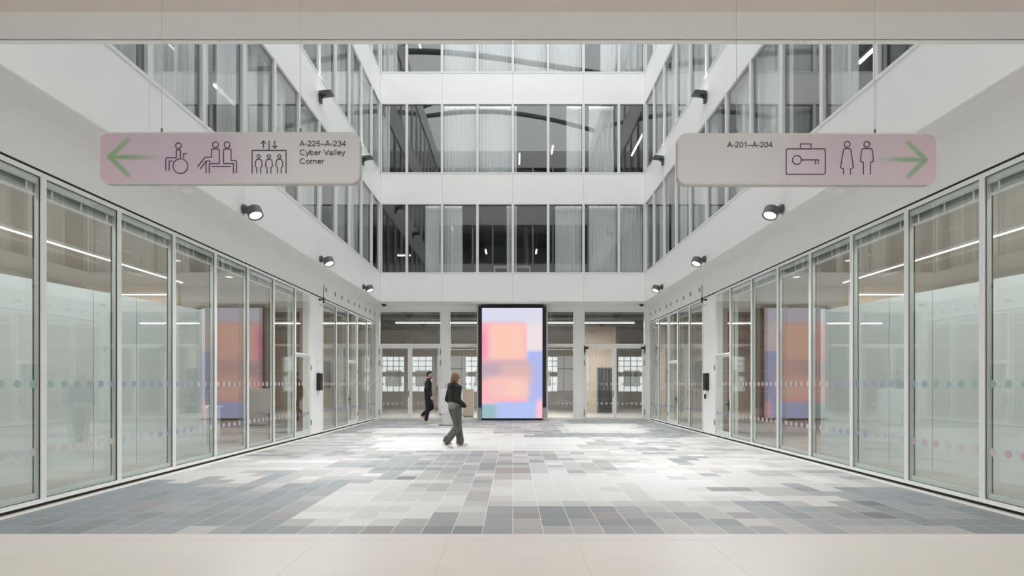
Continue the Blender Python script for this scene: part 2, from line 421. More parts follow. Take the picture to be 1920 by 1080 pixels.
for b, (z0, z1) in enumerate(BANDS):
    for i in range(4):
        obj('panel', MB().box(JX[i]+0.004, JX[i+1]-0.004, YB, YB+0.06, z0, z1), 'white_panel', wb)
        obj('panel', MB().box(JX[i]+0.004, JX[i+1]-0.004, YF-0.06, YF, z0, z1), 'white_panel', wf)
    obj('backing', MB().box(-XU, XU, YB+0.06, YB+0.16, z0+0.01, z1-0.01), 'joint', wb)
    obj('backing', MB().box(-XU, XU, YF-0.16, YF-0.06, z0+0.01, z1-0.01), 'joint', wf)
wf.data = MB().box(-XU-0.02, XU+0.02, YF-0.18, YF-0.16, BANDS[0][0]+0.02, BANDS[0][1]-0.02).mesh('wall_front', 'joint')
# soffit ring: thin gap strip at its inner edge
ce = MB()
for s in (-1, 1): ce.box(s*(XU+0.066), s*(XL+0.2), YF, YB, ZS, ZS+0.03)
ce.box(-XL-0.2, XL+0.2, YB+0.066, YW+0.2, ZS, ZS+0.03)
for s in (-1, 1): ce.box(s*(XU+0.066), s*(XL+0.2), YB, YB+0.066, ZS, ZS+0.03)
struct('ceiling', ce, 'soffit', 'pale soffit under the overhanging upper floors', 'ceiling')
hc = struct('ceiling.001', MB().box(-13, 13, -9, 4.64, ZS-0.012, ZS+0.3), 'hall_ceiling', 'warm off-white ceiling of the hall across the top of the view', 'ceiling')
bm_ = struct('ceiling.002', MB().box(-13, 13, 4.645, YF-0.072, ZS, ZS+0.25), 'soffit', 'pale grey soffit strip ahead of the hall ceiling', 'ceiling')
obj('edge_strip', MB().box(-13, 13, YF-0.072, YF-0.062, ZS+0.002, ZS+0.02), 'dark_gasket', bm_)

# ------------------------------------------------------------------ upper windows
NWIN = [0]
CACHE = {}
def upper_meshes(w, h):
    key = (round(w, 3), round(h, 3))
    if key in CACHE: return CACHE[key]
    fr = MB().ring(0.003, w-0.003, 0.0, h, 0.045, -0.015, 0.05, tb=0.05, tt=0.05)
    inn = MB().ring(0.048, w-0.048, 0.05, h-0.05, 0.022, 0.052, 0.115)
    pn = MB().box(0.046, w-0.046, 0.028, 0.042, 0.05, h-0.05)
    CACHE[key] = (fr.mesh('frame', 'white_frame'), inn.mesh('inner_frame', 'dark_gasket'), pn.mesh('pane', 'glass_upper'))
    return CACHE[key]
def upper_window(loc, rz, w, h, label):
    NWIN[0] += 1
    t = empty('window_%d' % NWIN[0], loc, rz, label=label, cat='window', kind='structure')
    a, b, c = upper_meshes(w, h)
    put('frame', a, t); put('inner_frame', b, t); put('pane', c, t)
    return t
BX = [-XU+0.012, -4.086, -2.724, -1.362, 0.0, 1.362, 2.724, 4.086, XU-0.012]
SY = [YF+0.02]+[19.69-1.34*k for k in range(10, -1, -1)]+[YB-0.05]
for si, (z0, z1) in enumerate(STOREYS):
    for i in range(8):
        upper_window((BX[i], YB, z0), 0, BX[i+1]-BX[i], z1-z0, '%s tall window from the left in the far facade, %s' % (ORD[i], SNAME[si]))
    for s in (-1, 1):
        for i in range(len(SY)-1):
            n = len(SY)-2-i
            lab = '%s tall window from the far corner, %s facade, %s' % (ORD[n], SIDE[s], SNAME[si])
            if s < 0: upper_window((-XU, SY[i], z0), PI/2, SY[i+1]-SY[i], z1-z0, lab)
            else: upper_window((XU, SY[i+1], z0), -PI/2, SY[i+1]-SY[i], z1-z0, lab)
    for i in range(8):
        upper_window((BX[i+1], YF, z0), PI, BX[i+1]-BX[i], z1-z0, '%s window from the left in the front facade, %s, seen only mirrored' % (ORD[i], SNAME[si]))

# ------------------------------------------------------------------ rooms behind the upper windows
def room(name, boxes, mat, label, cat): 
    mb = MB()
    for b in boxes: mb.box(*b)
    return struct(name, mb, mat, label, cat)
zs = [5.05, 8.92, 12.78, 16.66]
for s in (-1, 1):
    for i, z in enumerate(zs):
        x0, x1 = s*(XU+0.16), s*12.2
        zt = z if i < 3 else 17.2
        if i == 3: zt = 17.2
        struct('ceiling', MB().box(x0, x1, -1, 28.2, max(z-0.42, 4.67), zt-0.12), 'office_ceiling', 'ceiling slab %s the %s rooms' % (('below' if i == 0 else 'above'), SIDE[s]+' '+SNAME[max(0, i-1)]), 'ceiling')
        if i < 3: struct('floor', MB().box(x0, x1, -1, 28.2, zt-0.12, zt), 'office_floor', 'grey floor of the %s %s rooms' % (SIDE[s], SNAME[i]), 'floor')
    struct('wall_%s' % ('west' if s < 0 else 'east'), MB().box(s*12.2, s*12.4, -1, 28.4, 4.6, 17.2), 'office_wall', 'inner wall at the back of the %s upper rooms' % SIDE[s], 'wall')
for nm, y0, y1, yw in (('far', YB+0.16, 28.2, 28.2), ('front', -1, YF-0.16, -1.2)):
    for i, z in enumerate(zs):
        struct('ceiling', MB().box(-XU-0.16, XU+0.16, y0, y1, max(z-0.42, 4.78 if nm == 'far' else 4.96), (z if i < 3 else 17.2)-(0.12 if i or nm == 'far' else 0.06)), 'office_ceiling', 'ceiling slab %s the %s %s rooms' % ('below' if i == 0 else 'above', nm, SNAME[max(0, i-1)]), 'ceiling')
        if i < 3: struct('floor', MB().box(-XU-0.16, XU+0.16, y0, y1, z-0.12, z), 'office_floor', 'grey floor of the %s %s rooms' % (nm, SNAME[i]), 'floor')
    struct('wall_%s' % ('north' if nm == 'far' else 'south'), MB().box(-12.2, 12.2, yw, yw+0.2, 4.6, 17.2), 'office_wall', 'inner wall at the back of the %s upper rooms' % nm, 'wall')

# ------------------------------------------------------------------ ground floor glazing
ND = [0]
dot_me = {}
def disc(i, r=0.047):
    if i not in dot_me:
        n = 20; vs = [(r*math.cos(2*PI*k/n), y, r*math.sin(2*PI*k/n)) for y in (0, 0.0015) for k in range(n)]
        fs = [tuple(range(n)), tuple(range(2*n-1, n-1, -1))]+[(k, n+k, n+(k+1) % n, (k+1) % n) for k in range(n)]
        dot_me[i] = MB().add(vs, fs).mesh('marking_dot', 'dot_%d' % i)
    return dot_me[i]
def dots(t, w, y, zrow, seq, n=6, m=0.12):
    for i in range(n):
        put('marking_dot', disc(seq(i)), t, (m+(w-2*m)*i/(n-1), y, zrow))
def dot_seq(Y, lower, s):
    if not lower:
        tb = [(6.6, 0), (7.2, 1), (7.9, 2), (8.5, 3), (9.0, 4), (9.6, 5), (10.3, 6), (30, 7)]
    else:
        tb = [(6.3, 9 if s < 0 else 8), (7.0, 7), (7.7, 8 if s > 0 else 10), (8.5, 9), (9.5, 5), (11.2, 9), (12.5, 6), (14, 7), (18, 4), (30, 3)]
    for a, b in tb:
        if Y < a: return b
    return 7
GB = [5.205, 6.45, 7.695, 8.94, 10.185, 11.43, 12.675, 13.92]
GB2 = [15.93, 17.15, 18.37, 19.50, 20.77, 22.05]
ZB = 0.046; ZT = 3.945; HG = ZT-ZB
def gl_meshes(w):
    key = ('g', round(w, 3))
    if key in CACHE: return CACHE[key]
    fr = MB().ring(0.002, w-0.002, 0, HG, 0.034, -0.012, 0.04, tb=0.05, tt=0.055)
    ga = MB().ring(0.035, w-0.035, 0.05, HG-0.055, 0.006, 0.004, 0.012)
    rv = MB().box(0.036, 0.040, 0.0245, 0.074, 0.05, HG-0.05).box(w-0.040, w-0.036, 0.0245, 0.074, 0.05, HG-0.05)
    rv.box(0.041, w-0.041, 0.0245, 0.074, 0.05, 0.118).box(0.034, w-0.034, 0.076, 0.090, HG-0.20, HG-0.02).box(0.036, w-0.036, 0.0245, 0.036, HG-0.145, HG-0.056)
    g2 = MB().ring(0.040, w-0.040, 0.112, HG-0.14, 0.007, 0.074, 0.084)
    p1 = MB().box(0.036, w-0.036, 0.012, 0.022, 0.05, HG-0.055)
    p2 = MB().box(0.038, w-0.038, 0.078, 0.088, 0.108, HG-0.20)
    st = MB()
    for q in range(6): st.box(0.06, w-0.06, 0.046, 0.072, HG-0.245+q*0.017, HG-0.245+q*0.017+0.004)
    tp_ = MB().box(0.05, w-0.05, 0.040, 0.074, HG-0.278, HG-0.256)
    for q in (0.14, 0.5, 0.86): tp_.box(w*q-0.012, w*q+0.012, 0.040, 0.043, HG-0.275, HG-0.14)
    CACHE[key] = [fr.mesh('frame', 'white_frame'), ga.mesh('gasket', 'dark_gasket'), rv.mesh('reveal', 'reveal'), g2.mesh('inner_gasket', 'dark_gasket'),
                  p1.mesh('pane', 'glass_clear'), p2.mesh('inner_pane', 'glass_clear'), st.mesh('blind_slats', 'slat_metal'), tp_.mesh('blind_rail', 'white_frame')]
    return CACHE[key]
GN = ['frame', 'gasket', 'reveal', 'inner_gasket', 'pane', 'inner_pane', 'blind_slats', 'blind_rail']
def glazing_bay(s, ya, yb, label):
    NWIN[0] += 1
    w = yb-ya
    t = empty('window_%d' % NWIN[0], (s*XL, ya if s < 0 else yb, ZB), PI/2 if s < 0 else -PI/2, label=label, cat='window', kind='structure')
    for n, me in zip(GN, gl_meshes(w)):
        o = put(n, me, t)
        if n in ('blind_slats', 'blind_rail'): o['kind'] = 'stuff'
    for lower in (0, 1):
        def seq(i): return dot_seq(ya+(0.12+(w-0.24)*i/5.0 if s < 0 else w-0.12-(w-0.24)*i/5.0), lower, s)
        dots(t, w, 0.0105, (0.655 if lower else 1.45)-ZB, seq)
    return t
def glazed_door(s, ya, yb, label):
    ND[0] += 1; w = yb-ya; zt = 2.17
    t = empty('door_%d' % ND[0], (s*XL, ya if s < 0 else yb, ZB), PI/2 if s < 0 else -PI/2, label=label, cat='door', kind='structure')
    obj('frame', MB().ring(0.002, w-0.002, 0, HG, 0.034, -0.012, 0.06, tb=0.012, tt=0.055).box(0.034, w-0.034, -0.012, 0.06, zt, zt+0.05), 'white_frame', t)
    obj('fanlight', MB().box(0.036, w-0.036, 0.02, 0.03, zt+0.05, HG-0.055), 'glass_clear', t)
    leaf = obj('door_leaf', MB().ring(0.038, w-0.038, 0.014, zt-0.004, 0.05, 0.0, 0.055, tb=0.14), 'reveal', t)
    obj('pane', MB().box(0.086, w-0.086, 0.02, 0.03, 0.15, zt-0.05), 'glass_clear', t)
    near = 0.07 if s < 0 else w-0.07; farx = w-0.02 if s < 0 else 0.02
    obj('handle', MB().box(near-0.025, near+0.025, -0.02, 0.0, 0.72, 1.0).box(near-0.012, near+0.012, -0.06, -0.02, 0.86, 0.9).box(near-0.06, near+0.06, -0.065, -0.045, 0.865, 0.895), 'black', t)
    for hz in (0.35, 1.85): obj('hinge', MB().tube((farx, -0.028, hz-0.07), (farx, -0.028, hz+0.07), 0.016, n=8), 'steel', t)
    st = obj('reveal', MB().box(0.012, 0.034, 0.06, 0.2, 0.02, HG-0.05).box(w-0.034, w-0.012, 0.06, 0.2, 0.02, HG-0.05), 'reveal', t)
    for lower in (0, 1):
        def seq(i): return dot_seq(ya+0.1+(w-0.2)*i/4.0, lower, s)
        dots(t, w, 0.0185, (0.655 if lower else 1.45)-ZB, seq, n=5, m=0.13)
    return t
for s in (-1, 1):
    for i in range(7):
        if i < 7: glazing_bay(s, GB[i], GB[i+1], '%s floor-height glazed bay of the %s wall, counted from the hall' % (ORD[i], SIDE[s]))
    glazed_door(s, 13.92, 14.98, 'narrow glazed door beside the white pier in the %s wall' % SIDE[s])
    for i in range(5):
        if i == 2: glazed_door(s, GB2[2], GB2[3], 'glazed door in the %s wall between the pier and the far corner' % SIDE[s])
        else: glazing_bay(s, GB2[i], GB2[i+1], '%s glazed bay beyond the white pier in the %s wall' % (ORD[i if i < 2 else i-1], SIDE[s]))

# ------------------------------------------------------------------ far wall doors and windows
def bx(u): return (u-U0)*YW/F
def bz(v): return H+(V0-v)*YW/F
def far_window(u0, u1, label):
    NWIN[0] += 1; x0, x1 = u0, u1; w = x1-x0
    t = empty('window_%d' % NWIN[0], (x0, YW, 0), 0, label=label, cat='window', kind='structure')
    obj('frame', MB().ring(0, w, 0.0, 4.44, 0.06, -0.02, 0.08, tb=0.09).box(0.06, w-0.06, -0.02, 0.08, 2.98, 3.08), 'white_frame', t)
    obj('pane', MB().box(0.06, w-0.06, 0.02, 0.032, 3.08, 4.38), 'glass_clear', t)
    obj('pane', MB().box(0.06, w-0.06, 0.02, 0.032, 0.09, 2.98), 'glass_clear', t)
    for zr in (1.45, 0.655):
        dots(t, w, 0.0185, zr, lambda i: R.choice([10, 7, 10, 9]), n=6, m=0.16)
    return t
far_window(-2.60, -1.40, 'glazed panel of the far wall between the pier and the screen, behind the woman')
far_window(1.36, 2.52, 'glazed panel of the far wall just to the right of the screen')
def far_doors(x0, x1, label, s):
    ND[0] += 1; w = x1-x0; md = w/2
    t = empty('door_%d' % ND[0], (x0, YW, 0), 0, label=label, cat='door', kind='structure')
    obj('frame', MB().box(0, 0.07, -0.02, 0.1, 0, 4.44).box(w-0.07, w, -0.02, 0.1, 0, 4.44).box(0.07, w-0.07, -0.02, 0.1, 4.38, 4.44).box(0.07, w-0.07, -0.02, 0.1, 2.98, 3.08), 'white_frame', t)
    obj('fanlight', MB().box(0.07, w-0.07, 0.02, 0.032, 3.08, 4.38), 'glass_clear', t)
    for a, b, hinge, nm in ((0.075, md-0.006, 0.06, 0), (md+0.006, w-0.075, w-0.06, 1)):
        lf = obj('door_leaf', MB().ring(a, b, 0.012, 2.975, 0.075, -0.01, 0.05, tb=0.1), 'white_frame', t)
        obj('pane', MB().box(a+0.075, b-0.075, 0.012, 0.024, 0.11, 2.9), 'glass_clear', lf)
        for zr in (1.45, 0.655):
            for i in range(6): put('marking_dot', disc(R.choice([10, 7, 11, 9])), lf, (a+0.13+(b-a-0.26)*i/5.0, 0.0105, zr))
        hx = hinge
        for hz in (0.3, 2.3, 2.75): obj('hinge', MB().tube((hx, -0.035, hz-0.12), (hx, -0.035, hz+0.12), 0.022, n=8), 'steel', t)
        cx = a+0.2 if nm == 0 else b-0.2
        if s < 0: obj('door_closer', MB().box(cx-0.13, cx+0.13, -0.07, -0.01, 2.90, 2.96), 'white_frame', t)
        else:
            ex = a+0.04 if nm == 0 else b-0.04
            obj('door_operator', MB().box(ex-0.1 if nm else ex-0.06, ex+0.06 if nm else ex+0.1, -0.1, -0.01, 2.86, 2.95).tube((ex-0.05 if nm == 0 else ex+0.06, -0.05, 2.72), (ex-0.05 if nm == 0 else ex+0.06, -0.05, 3.0), 0.025, n=8), 'black', t)
    obj('handle', MB().box(md-0.075, md-0.035, -0.02, -0.01, 0.92, 1.18).tube((md-0.055, -0.02, 1.05), (md-0.055, -0.07, 1.05), 0.012, n=8).box(md-0.17, md-0.045, -0.075, -0.055, 1.04, 1.065), 'steel', t)
    obj('threshold', MB().box(0.0, w, -0.02, 0.1, 0, 0.01), 'steel', t)
    return t
far_doors(-5.475, -2.88, 'double glazed doors of the far wall behind the man in black', -1)
far_doors(2.85, 5.41, 'double glazed doors of the far wall with black door operators, right of the screen', 1)

# ------------------------------------------------------------------ rooms behind the ground floor glazing
for s in (-1, 1):
    S = SIDE[s]
    struct('ceiling', MB().box(s*(XL+0.22), s*12.2, 4.6, 22.3, 4.25, 4.62), 'room_ceiling', 'ceiling of the %s ground floor rooms' % S, 'ceiling')
    struct('wall_%s_outer' % S, MB().box(s*12.2, s*12.4, 4.4, 22.5, -0.3, 4.62), 'room_wall', 'beige back wall of the %s ground floor rooms' % S, 'wall')
    struct('wall_%s_near' % S, MB().box(s*(XL+0.02), s*12.2, 4.4, 4.6, -0.3, 4.62), 'room_wall', 'near end wall of the %s ground floor room' % S, 'wall')
    struct('wall_%s_far' % S, MB().box(s*(XL+0.25), s*12.2, 22.02, 22.2, 0.0, 4.62), 'room_wall', 'far end wall of the %s corner room' % S, 'wall')
    cw = struct('wall_%s_cross' % S, MB().box(s*5.82, s*9.6, 15.62, 15.80, 0.03, 4.25), 'room_wall', 'brown wood panelled cross wall seen through the %s glazing near the pier' % S, 'wall')
    for k in range(6):
        obj('panel', MB().box(s*5.82, s*9.6, 15.585, 15.62, 0.035+k*0.6, 0.035+k*0.6+0.592), 'brown_wood', cw)
    cb = struct('wall_%s_bulkhead' % S, MB().box(s*9.55, s*12.2, 15.5, 15.8, 0.03, 4.25), 'warm_wood', 'warm pale wood wall under a linear lamp, deep in the %s room' % S, 'wall')
    # white angled partition behind the glass
    a = Vector((s*6.46, 11.3)); b = Vector((s*7.62, 4.7)); dn = (b-a).normalized(); L = (b-a).length
    pt = empty('partition', (a.x, a.y, 0.03), math.atan2(dn.y, dn.x), label='pale grey-green standing partition close behind the %s glazing' % S, cat='partition')
    sg = 1 if s < 0 else -1
    ps = [0.0, 0.81, 1.63, 2.454, 3.28, 4.1, 4.92, 5.74, L]
    for i in range(8):
        obj('panel', MB().box(ps[i]+0.006, ps[i+1]-0.006, -0.04, 0.04, 0.0, 2.95), 'partition', pt)
    obj('joint_core', MB().box(0.01, L-0.01, -0.033, 0.033, 0.01, 2.94), 'dark_gasket', pt)
    obj('end_trim', MB().box(-0.03, 0.0, -0.05, 0.05, 0.0, 2.97), 'white_frame', pt)
    # lamps
    lp = empty('linear_lamp', (s*8.2, 5.0, 3.95), 0, label='long glowing ceiling line running away inside the %s room' % S, cat='lamp')
    obj('housing', MB().box(-0.025, 0.025, 0, 8.5, 0.018, 0.07), 'white_frame', lp); obj('diffuser', MB().box(-0.018, 0.018, 0.01, 8.49, 0.0, 0.018), 'tube', lp)
    for q in (1.5, 7.0): obj('suspension', MB().tube((0, q, 0.07), (0, q, 0.298), 0.004, n=6), 'cable', lp)
    lp = empty('linear_lamp', (s*9.55 if s > 0 else -11.6, 15.3, 3.95), 0, label='short glowing line lamp over pale wood, deep in the %s room' % S, cat='lamp')
    obj('housing', MB().box(0, 2.05, -0.03, 0.03, 0.02, 0.07), 'white_frame', lp); obj('diffuser', MB().box(0.01, 2.04, -0.028, 0.028, 0, 0.02), 'tube', lp)
    for q in (0.3, 1.7): obj('suspension', MB().tube((q, 0, 0.07), (q, 0, 0.298), 0.004, n=6), 'cable', lp)
    for i, (x, y) in enumerate(((7.6, 12.3), (7.4, 14.2), (6.9, 13.3), (6.7, 17.0))):
        dl = empty('downlight', (s*x, y, 4.25), 0, label='small round ceiling downlight in the %s room, %s from the hall' % (S, ['first', 'third', 'second', 'farthest'][i]), cat='lamp')
        obj('rim', MB().lathe([(0.09, 0), (0.1, -0.012), (0.085, -0.015), (0.08, -0.004)], 16), 'white_frame', dl)
        obj('lens', MB().lathe([(0.078, -0.003), (0.076, -0.006)], 16), 'tube', dl)
    # wall mounted screen in the corner room
    tv = empty('television', (s*8.0, 22.015, 1.28), 0, label='dark wall screen in the %s corner room beyond the pier' % S, cat='television')
    obj('bezel', MB().box(-0.63, 0.63, -0.05, 0, 0, 1.09), 'black', tv); obj('display', MB().box(-0.61, 0.61, -0.054, -0.05, 0.02, 1.07), 'black_gloss', tv)
# left room: grey counter with monitor seen through the reflected screen
ct = empty('counter', (-7.9, 13.0, 0.03), 0, label='low grey counter inside the left room near the wood wall', cat='counter')
obj('body', MB().box(-0.75, 0.75, -0.3, 0.3, 0.0, 0.86), 'cabinet_white', ct); obj('top', MB().box(-0.8, 0.8, -0.34, 0.34, 0.86, 0.90), 'kiosk_white', ct)
# lobby behind the far doors
struct('ceiling', MB().box(-9, 9, 22.3, 33.2, 4.75, 4.775), 'lobby_ceiling', 'dark raw ceiling of the lobby behind the far doors', 'ceiling')
for s in (-1, 1): struct('wall_lobby_%s' % SIDE[s], MB().box(s*9, s*9.2, 22.3, 33.2, -0.3, 4.95), 'lobby_wall', '%s wall of the lobby behind the far doors' % SIDE[s], 'wall')
OP = [(-7.97, -6.55), (-6.15, -4.85), (-2.9, -2.1), (2.05, 2.75), (6.35, 7.95)]
mb = MB(); xs = -9.0
for a, b in OP: mb.box(xs, a, 33, 33.2, -0.3, 4.95); mb.box(a, b, 33, 33.2, -0.3, 0.95); mb.box(a, b, 33, 33.2, 3.15, 4.95); xs = b
mb.box(xs, 9, 33, 33.2, -0.3, 4.95)
struct('wall_lobby_back', mb, 'lobby_wall', 'far wall of the lobby with bright windows to the outside', 'wall')
for i, (a, b) in enumerate(OP):
    NWIN[0] += 1
    t = empty('window_%d' % NWIN[0], (a, 33, 0.95), 0, label='%s bright barred lobby window from the left, seen through the far doors' % ORD[i], cat='window', kind='structure')
    w = b-a; mbf = MB().ring(0, w, 0, 2.2, 0.05, -0.02, 0.08)
    for zz in (0.95, 1.2, 1.55, 1.88): mbf.box(0.05, w-0.05, 0.0, 0.06, zz, zz+(0.25 if zz == 0.95 else 0.035))
    for q in range(1, max(2, int(w/0.33))): xq = w*q/max(2, int(w/0.33)); mbf.box(xq-0.016, xq+0.016, 0.0, 0.06, 0.05, 2.15)
    obj('frame', mbf, 'lobby_wall', t)
    obj('pane', MB().box(0.05, w-0.05, 0.062, 0.07, 0.05, 2.15), 'glass_clear', t)
pw = struct('wall_lobby_screen', MB().box(3.55, 5.15, 27.2, 27.35, 0.0, 4.75), 'dark_gap', 'wood board wall in the lobby, behind the far right doors', 'wall')
for q in range(8): obj('board', MB().box(3.55+q*0.2+0.002, 3.55+q*0.2+0.198, 27.165, 27.2, 0.0, 4.75), 'panel_wood', pw)
dd = empty('door_20', (4.2, 27.16, 0), 0, label='dark framed glass door in the lobby wood wall', cat='door', kind='structure')
obj('frame', MB().ring(0, 0.85, 0, 2.27, 0.06, -0.05, 0.0), 'anthracite', dd); obj('pane', MB().box(0.06, 0.79, -0.03, -0.02, 0.06, 2.2), 'black_gloss', dd)
lp = empty('linear_lamp', (-5.25, 24.3, 4.16), 0, label='long glowing line lamp across the lobby behind the far doors', cat='lamp')
obj('housing', MB().box(0, 10.7, -0.03, 0.03, 0.03, 0.09), 'white_frame', lp); obj('diffuser', MB().box(0.01, 10.69, -0.026, 0.026, 0, 0.03), 'tube', lp)
for q in (0.5, 3.5, 7, 10.2): obj('suspension', MB().tube((q, 0, 0.09), (q, 0, 0.585), 0.005, n=6), 'cable', lp)
for i, (y, z, r) in enumerate(((25.2, 4.52, 0.12), (26.6, 4.42, 0.17), (29.4, 4.5, 0.14))):
    dt = empty('air_duct', (0, y, z))
    obj('duct', MB().tube((-8.9, 0, 0), (8.9, 0, 0), r, n=16), 'duct', dt, smooth=True)
    for q in (-6, -2, 2, 6): obj('hanger', MB().box(q-0.02, q+0.02, -0.004, 0.004, r-0.005, 4.75-z), 'steel', dt)
    tag(dt, '%s grey duct under the lobby ceiling, from the far doors' % ORD[i], 'duct')
t = empty('cabinet', (-1.93, 23.6, 0.0), 0, label='grey-brown cabinet behind the glass beside the woman and the kiosk', cat='cabinet')
obj('body', MB().box(-0.23, 0.23, -0.25, 0.25, 0.06, 1.2), 'panel_wood', t); obj('plinth', MB().box(-0.2, 0.2, -0.2, 0.2, 0, 0.06), 'dark_gasket', t)
obj('top', MB().box(-0.24, 0.24, -0.26, 0.26, 1.2, 1.23), 'lobby_wall', t); obj('door', MB().box(-0.215, 0.215, -0.265, -0.25, 0.1, 1.0), 'panel_wood', t)
# entrance hall behind the camera
for s in (-1, 1): struct('wall_hall_%s' % SIDE[s], MB().box(s*13, s*13.2, -9, 4.4, -0.3, 4.9), 'plaster', '%s wall of the entrance hall, outside the view' % SIDE[s], 'wall')
ef = MB().box(-13, 13, -9.2, -9, 4.2, 4.9).box(-13, 13, -9.2, -9, -0.3, 0.12)
for q in range(-3, 4): ef.box(q*4-0.35, q*4+0.35, -9.2, -9, 0.12, 4.2)
for q in range(-10, 11):
    ef.box(q*1.25-0.04, q*1.25+0.04, -9.15, -9.05, 0.12, 4.2)
ef.box(-13, 13, -9.15, -9.05, 2.9, 3.0)
struct('wall_entrance', ef, 'white_frame', 'glazed entrance front behind the camera, seen only mirrored', 'wall')

# ------------------------------------------------------------------ roof over the atrium (seen mirrored in the glass)
rf = empty('roof_structure', (0, 13, 17.25), 0, label='curved pale roof beams over the atrium, seen mirrored in the upper windows', cat='roof', kind='structure')
for i, (y, rise) in enumerate(((-5.4, 0.5), (-2.2, 0.7), (0.8, 0.6), (4.4, 0.5))):
    mbr = MB(); n = 14; pts = []
    for q in range(n+1):
        x = -6+12*q/n; pts.append((x, y+(0.32*x if i % 2 else -0.14*x)+0.5*math.sin(q/n*PI*1.3+i), 0.6+rise*(1-(x/6)**2)))
    for p, q in zip(pts[:-1], pts[1:]): mbr.tube(p, q, 0.14, n=8)
    obj('beam', mbr, 'column', rf)

# ------------------------------------------------------------------ LED screen
def sstep(a, b, x):
    t = max(0.0, min(1.0, (x-a)/(b-a))); return t*t*(3-2*t)
def softbox(x, y, x0, y0, x1, y1, sx, sy):
    return sstep(x0-sx, x0+sx, x)*(1-sstep(x1-sx, x1+sx, x))*sstep(y0-sy, y0+sy, y)*(1-sstep(y1-sy, y1+sy, y))
def screen_col(s_, t_):
    x = 65+s_*532; y = 57+t_*973
    c = Vector((212, 212, 230))
    def lay(a, *args):
        nonlocal c
        c = c.lerp(Vector(a), softbox(x, y, *args))
    lay((232, 218, 222), 430, 190, 700, 440, 30, 70)
    lay((172, 181, 230), 455, 440, 800, 1200, 30, 22)
    lay((244, 176, 186), -50, 186, 455, 900, 22, 24)
    lay((244, 196, 180), 135, 200, 440, 520, 45, 22)
    lay((240, 150, 178), -50, 260, 105, 500, 35, 60)
    lay((190, 166, 178), -50, 528, 480, 690, 30, 50)
    lay((214, 178, 176), 230, 540, 500, 700, 60, 50)
    lay((240, 190, 184), 110, 660, 480, 860, 70, 45)
    lay((240, 200, 186), 280, 700, 440, 840, 60, 40)
    lay((176, 190, 238), 190, 888, 800, 1200, 30, 20)
    lay((150, 182, 192), -50, 905, 195, 1200, 35, 22)
    lay((246, 192, 204), 545, 870, 800, 1200, 25, 50)
    return c
def print_grid(name, nx, nz, x0, x1, z0, z1, y, colf, mat, parent, shape=None):
    vs = []; cols = []
    for j in range(nz+1):
        for i in range(nx+1):
            sx_ = i/nx; tz = j/nz; vs.append((x0+(x1-x0)*sx_, y, z1+(z0-z1)*tz)); c = colf(sx_, tz); cols += [lin(c[0]), lin(c[1]), lin(c[2]), 1.0]
    fs = []
    for j in range(nz):
        for i in range(nx):
            if shape and not shape((i+0.5)/nx, (j+0.5)/nz): continue
            a = j*(nx+1)+i; fs.append((a, a+nx+1, a+nx+2, a+1))
    if shape:
        for i, (x, yy, z) in enumerate(vs):
            q = shape((x-x0)/(x1-x0), (z1-z)/(z1-z0), True)
            if q: vs[i] = (x0+q[0]*(x1-x0), yy, z1-q[1]*(z1-z0))
    me = bpy.data.meshes.new(name); me.from_pydata(vs, [], fs)
    at = me.color_attributes.new('print', 'FLOAT_COLOR', 'POINT'); at.data.foreach_set('color', cols)
    me.materials.append(M[mat]); me.update(); return put(name, me, parent)
YS = 21.62; k = YS/F
def sx(u): return (u-U0)*k
def szz(v): return H+(V0-v)*k
led = empty('led_screen', (0, YS, 0), 0, label='tall glowing LED screen with blurred pink, orange and blue blocks', cat='screen')
obj('housing', MB().box(sx(896.3), sx(1024.2), 0.06, YW-YS+0.0, szz(764), szz(573)), 'black', led)
obj('cabinet', MB().box(sx(902.7), sx(1017.9), 0.0, 0.35, 0.006, szz(573.4)), 'black', led)
obj('bezel', MB().ring(sx(902.7), sx(1017.9), 0.006, szz(573.4), 0.012, -0.012, 0.0, tb=0.085, tt=0.075), 'black_gloss', led)
print_grid('display', 80, 150, sx(903.6), sx(1017.0), szz(784.2), szz(577.4), -0.004, screen_col, 'screen_image', led)

# ------------------------------------------------------------------ hanging direction signs
def arc(cx, cz, r, a0, a1, n=10): return [(cx+r*math.cos(math.radians(a0+(a1-a0)*i/n)), cz+r*math.sin(math.radians(a0+(a1-a0)*i/n))) for i in range(n+1)]
def circ(cx, cz, r, n=28): return [(cx+r*math.cos(2*PI*i/n), cz+r*math.sin(2*PI*i/n)) for i in range(n)]
def rounded(pts, r):
    # polyline with rounded inner corners: pts (x, z) or (x, z, radius)
    out = []
    for i, p in enumerate(pts):
        rr = p[2] if len(p) > 2 else r
        if i in (0, len(pts)-1) or rr <= 0: out.append((p[0], p[1])); continue
        P = Vector(p[:2]); a = (Vector(pts[i-1][:2])-P); b = (Vector(pts[i+1][:2])-P)
        q = min(rr, a.length*0.49, b.length*0.49); a = P+a.normalized()*q; b = P+b.normalized()*q
        for t in range(6):
            t = t/5.0; v = a*(1-t)**2+P*2*t*(1-t)+b*t*t; out.append((v.x, v.y))
    return out
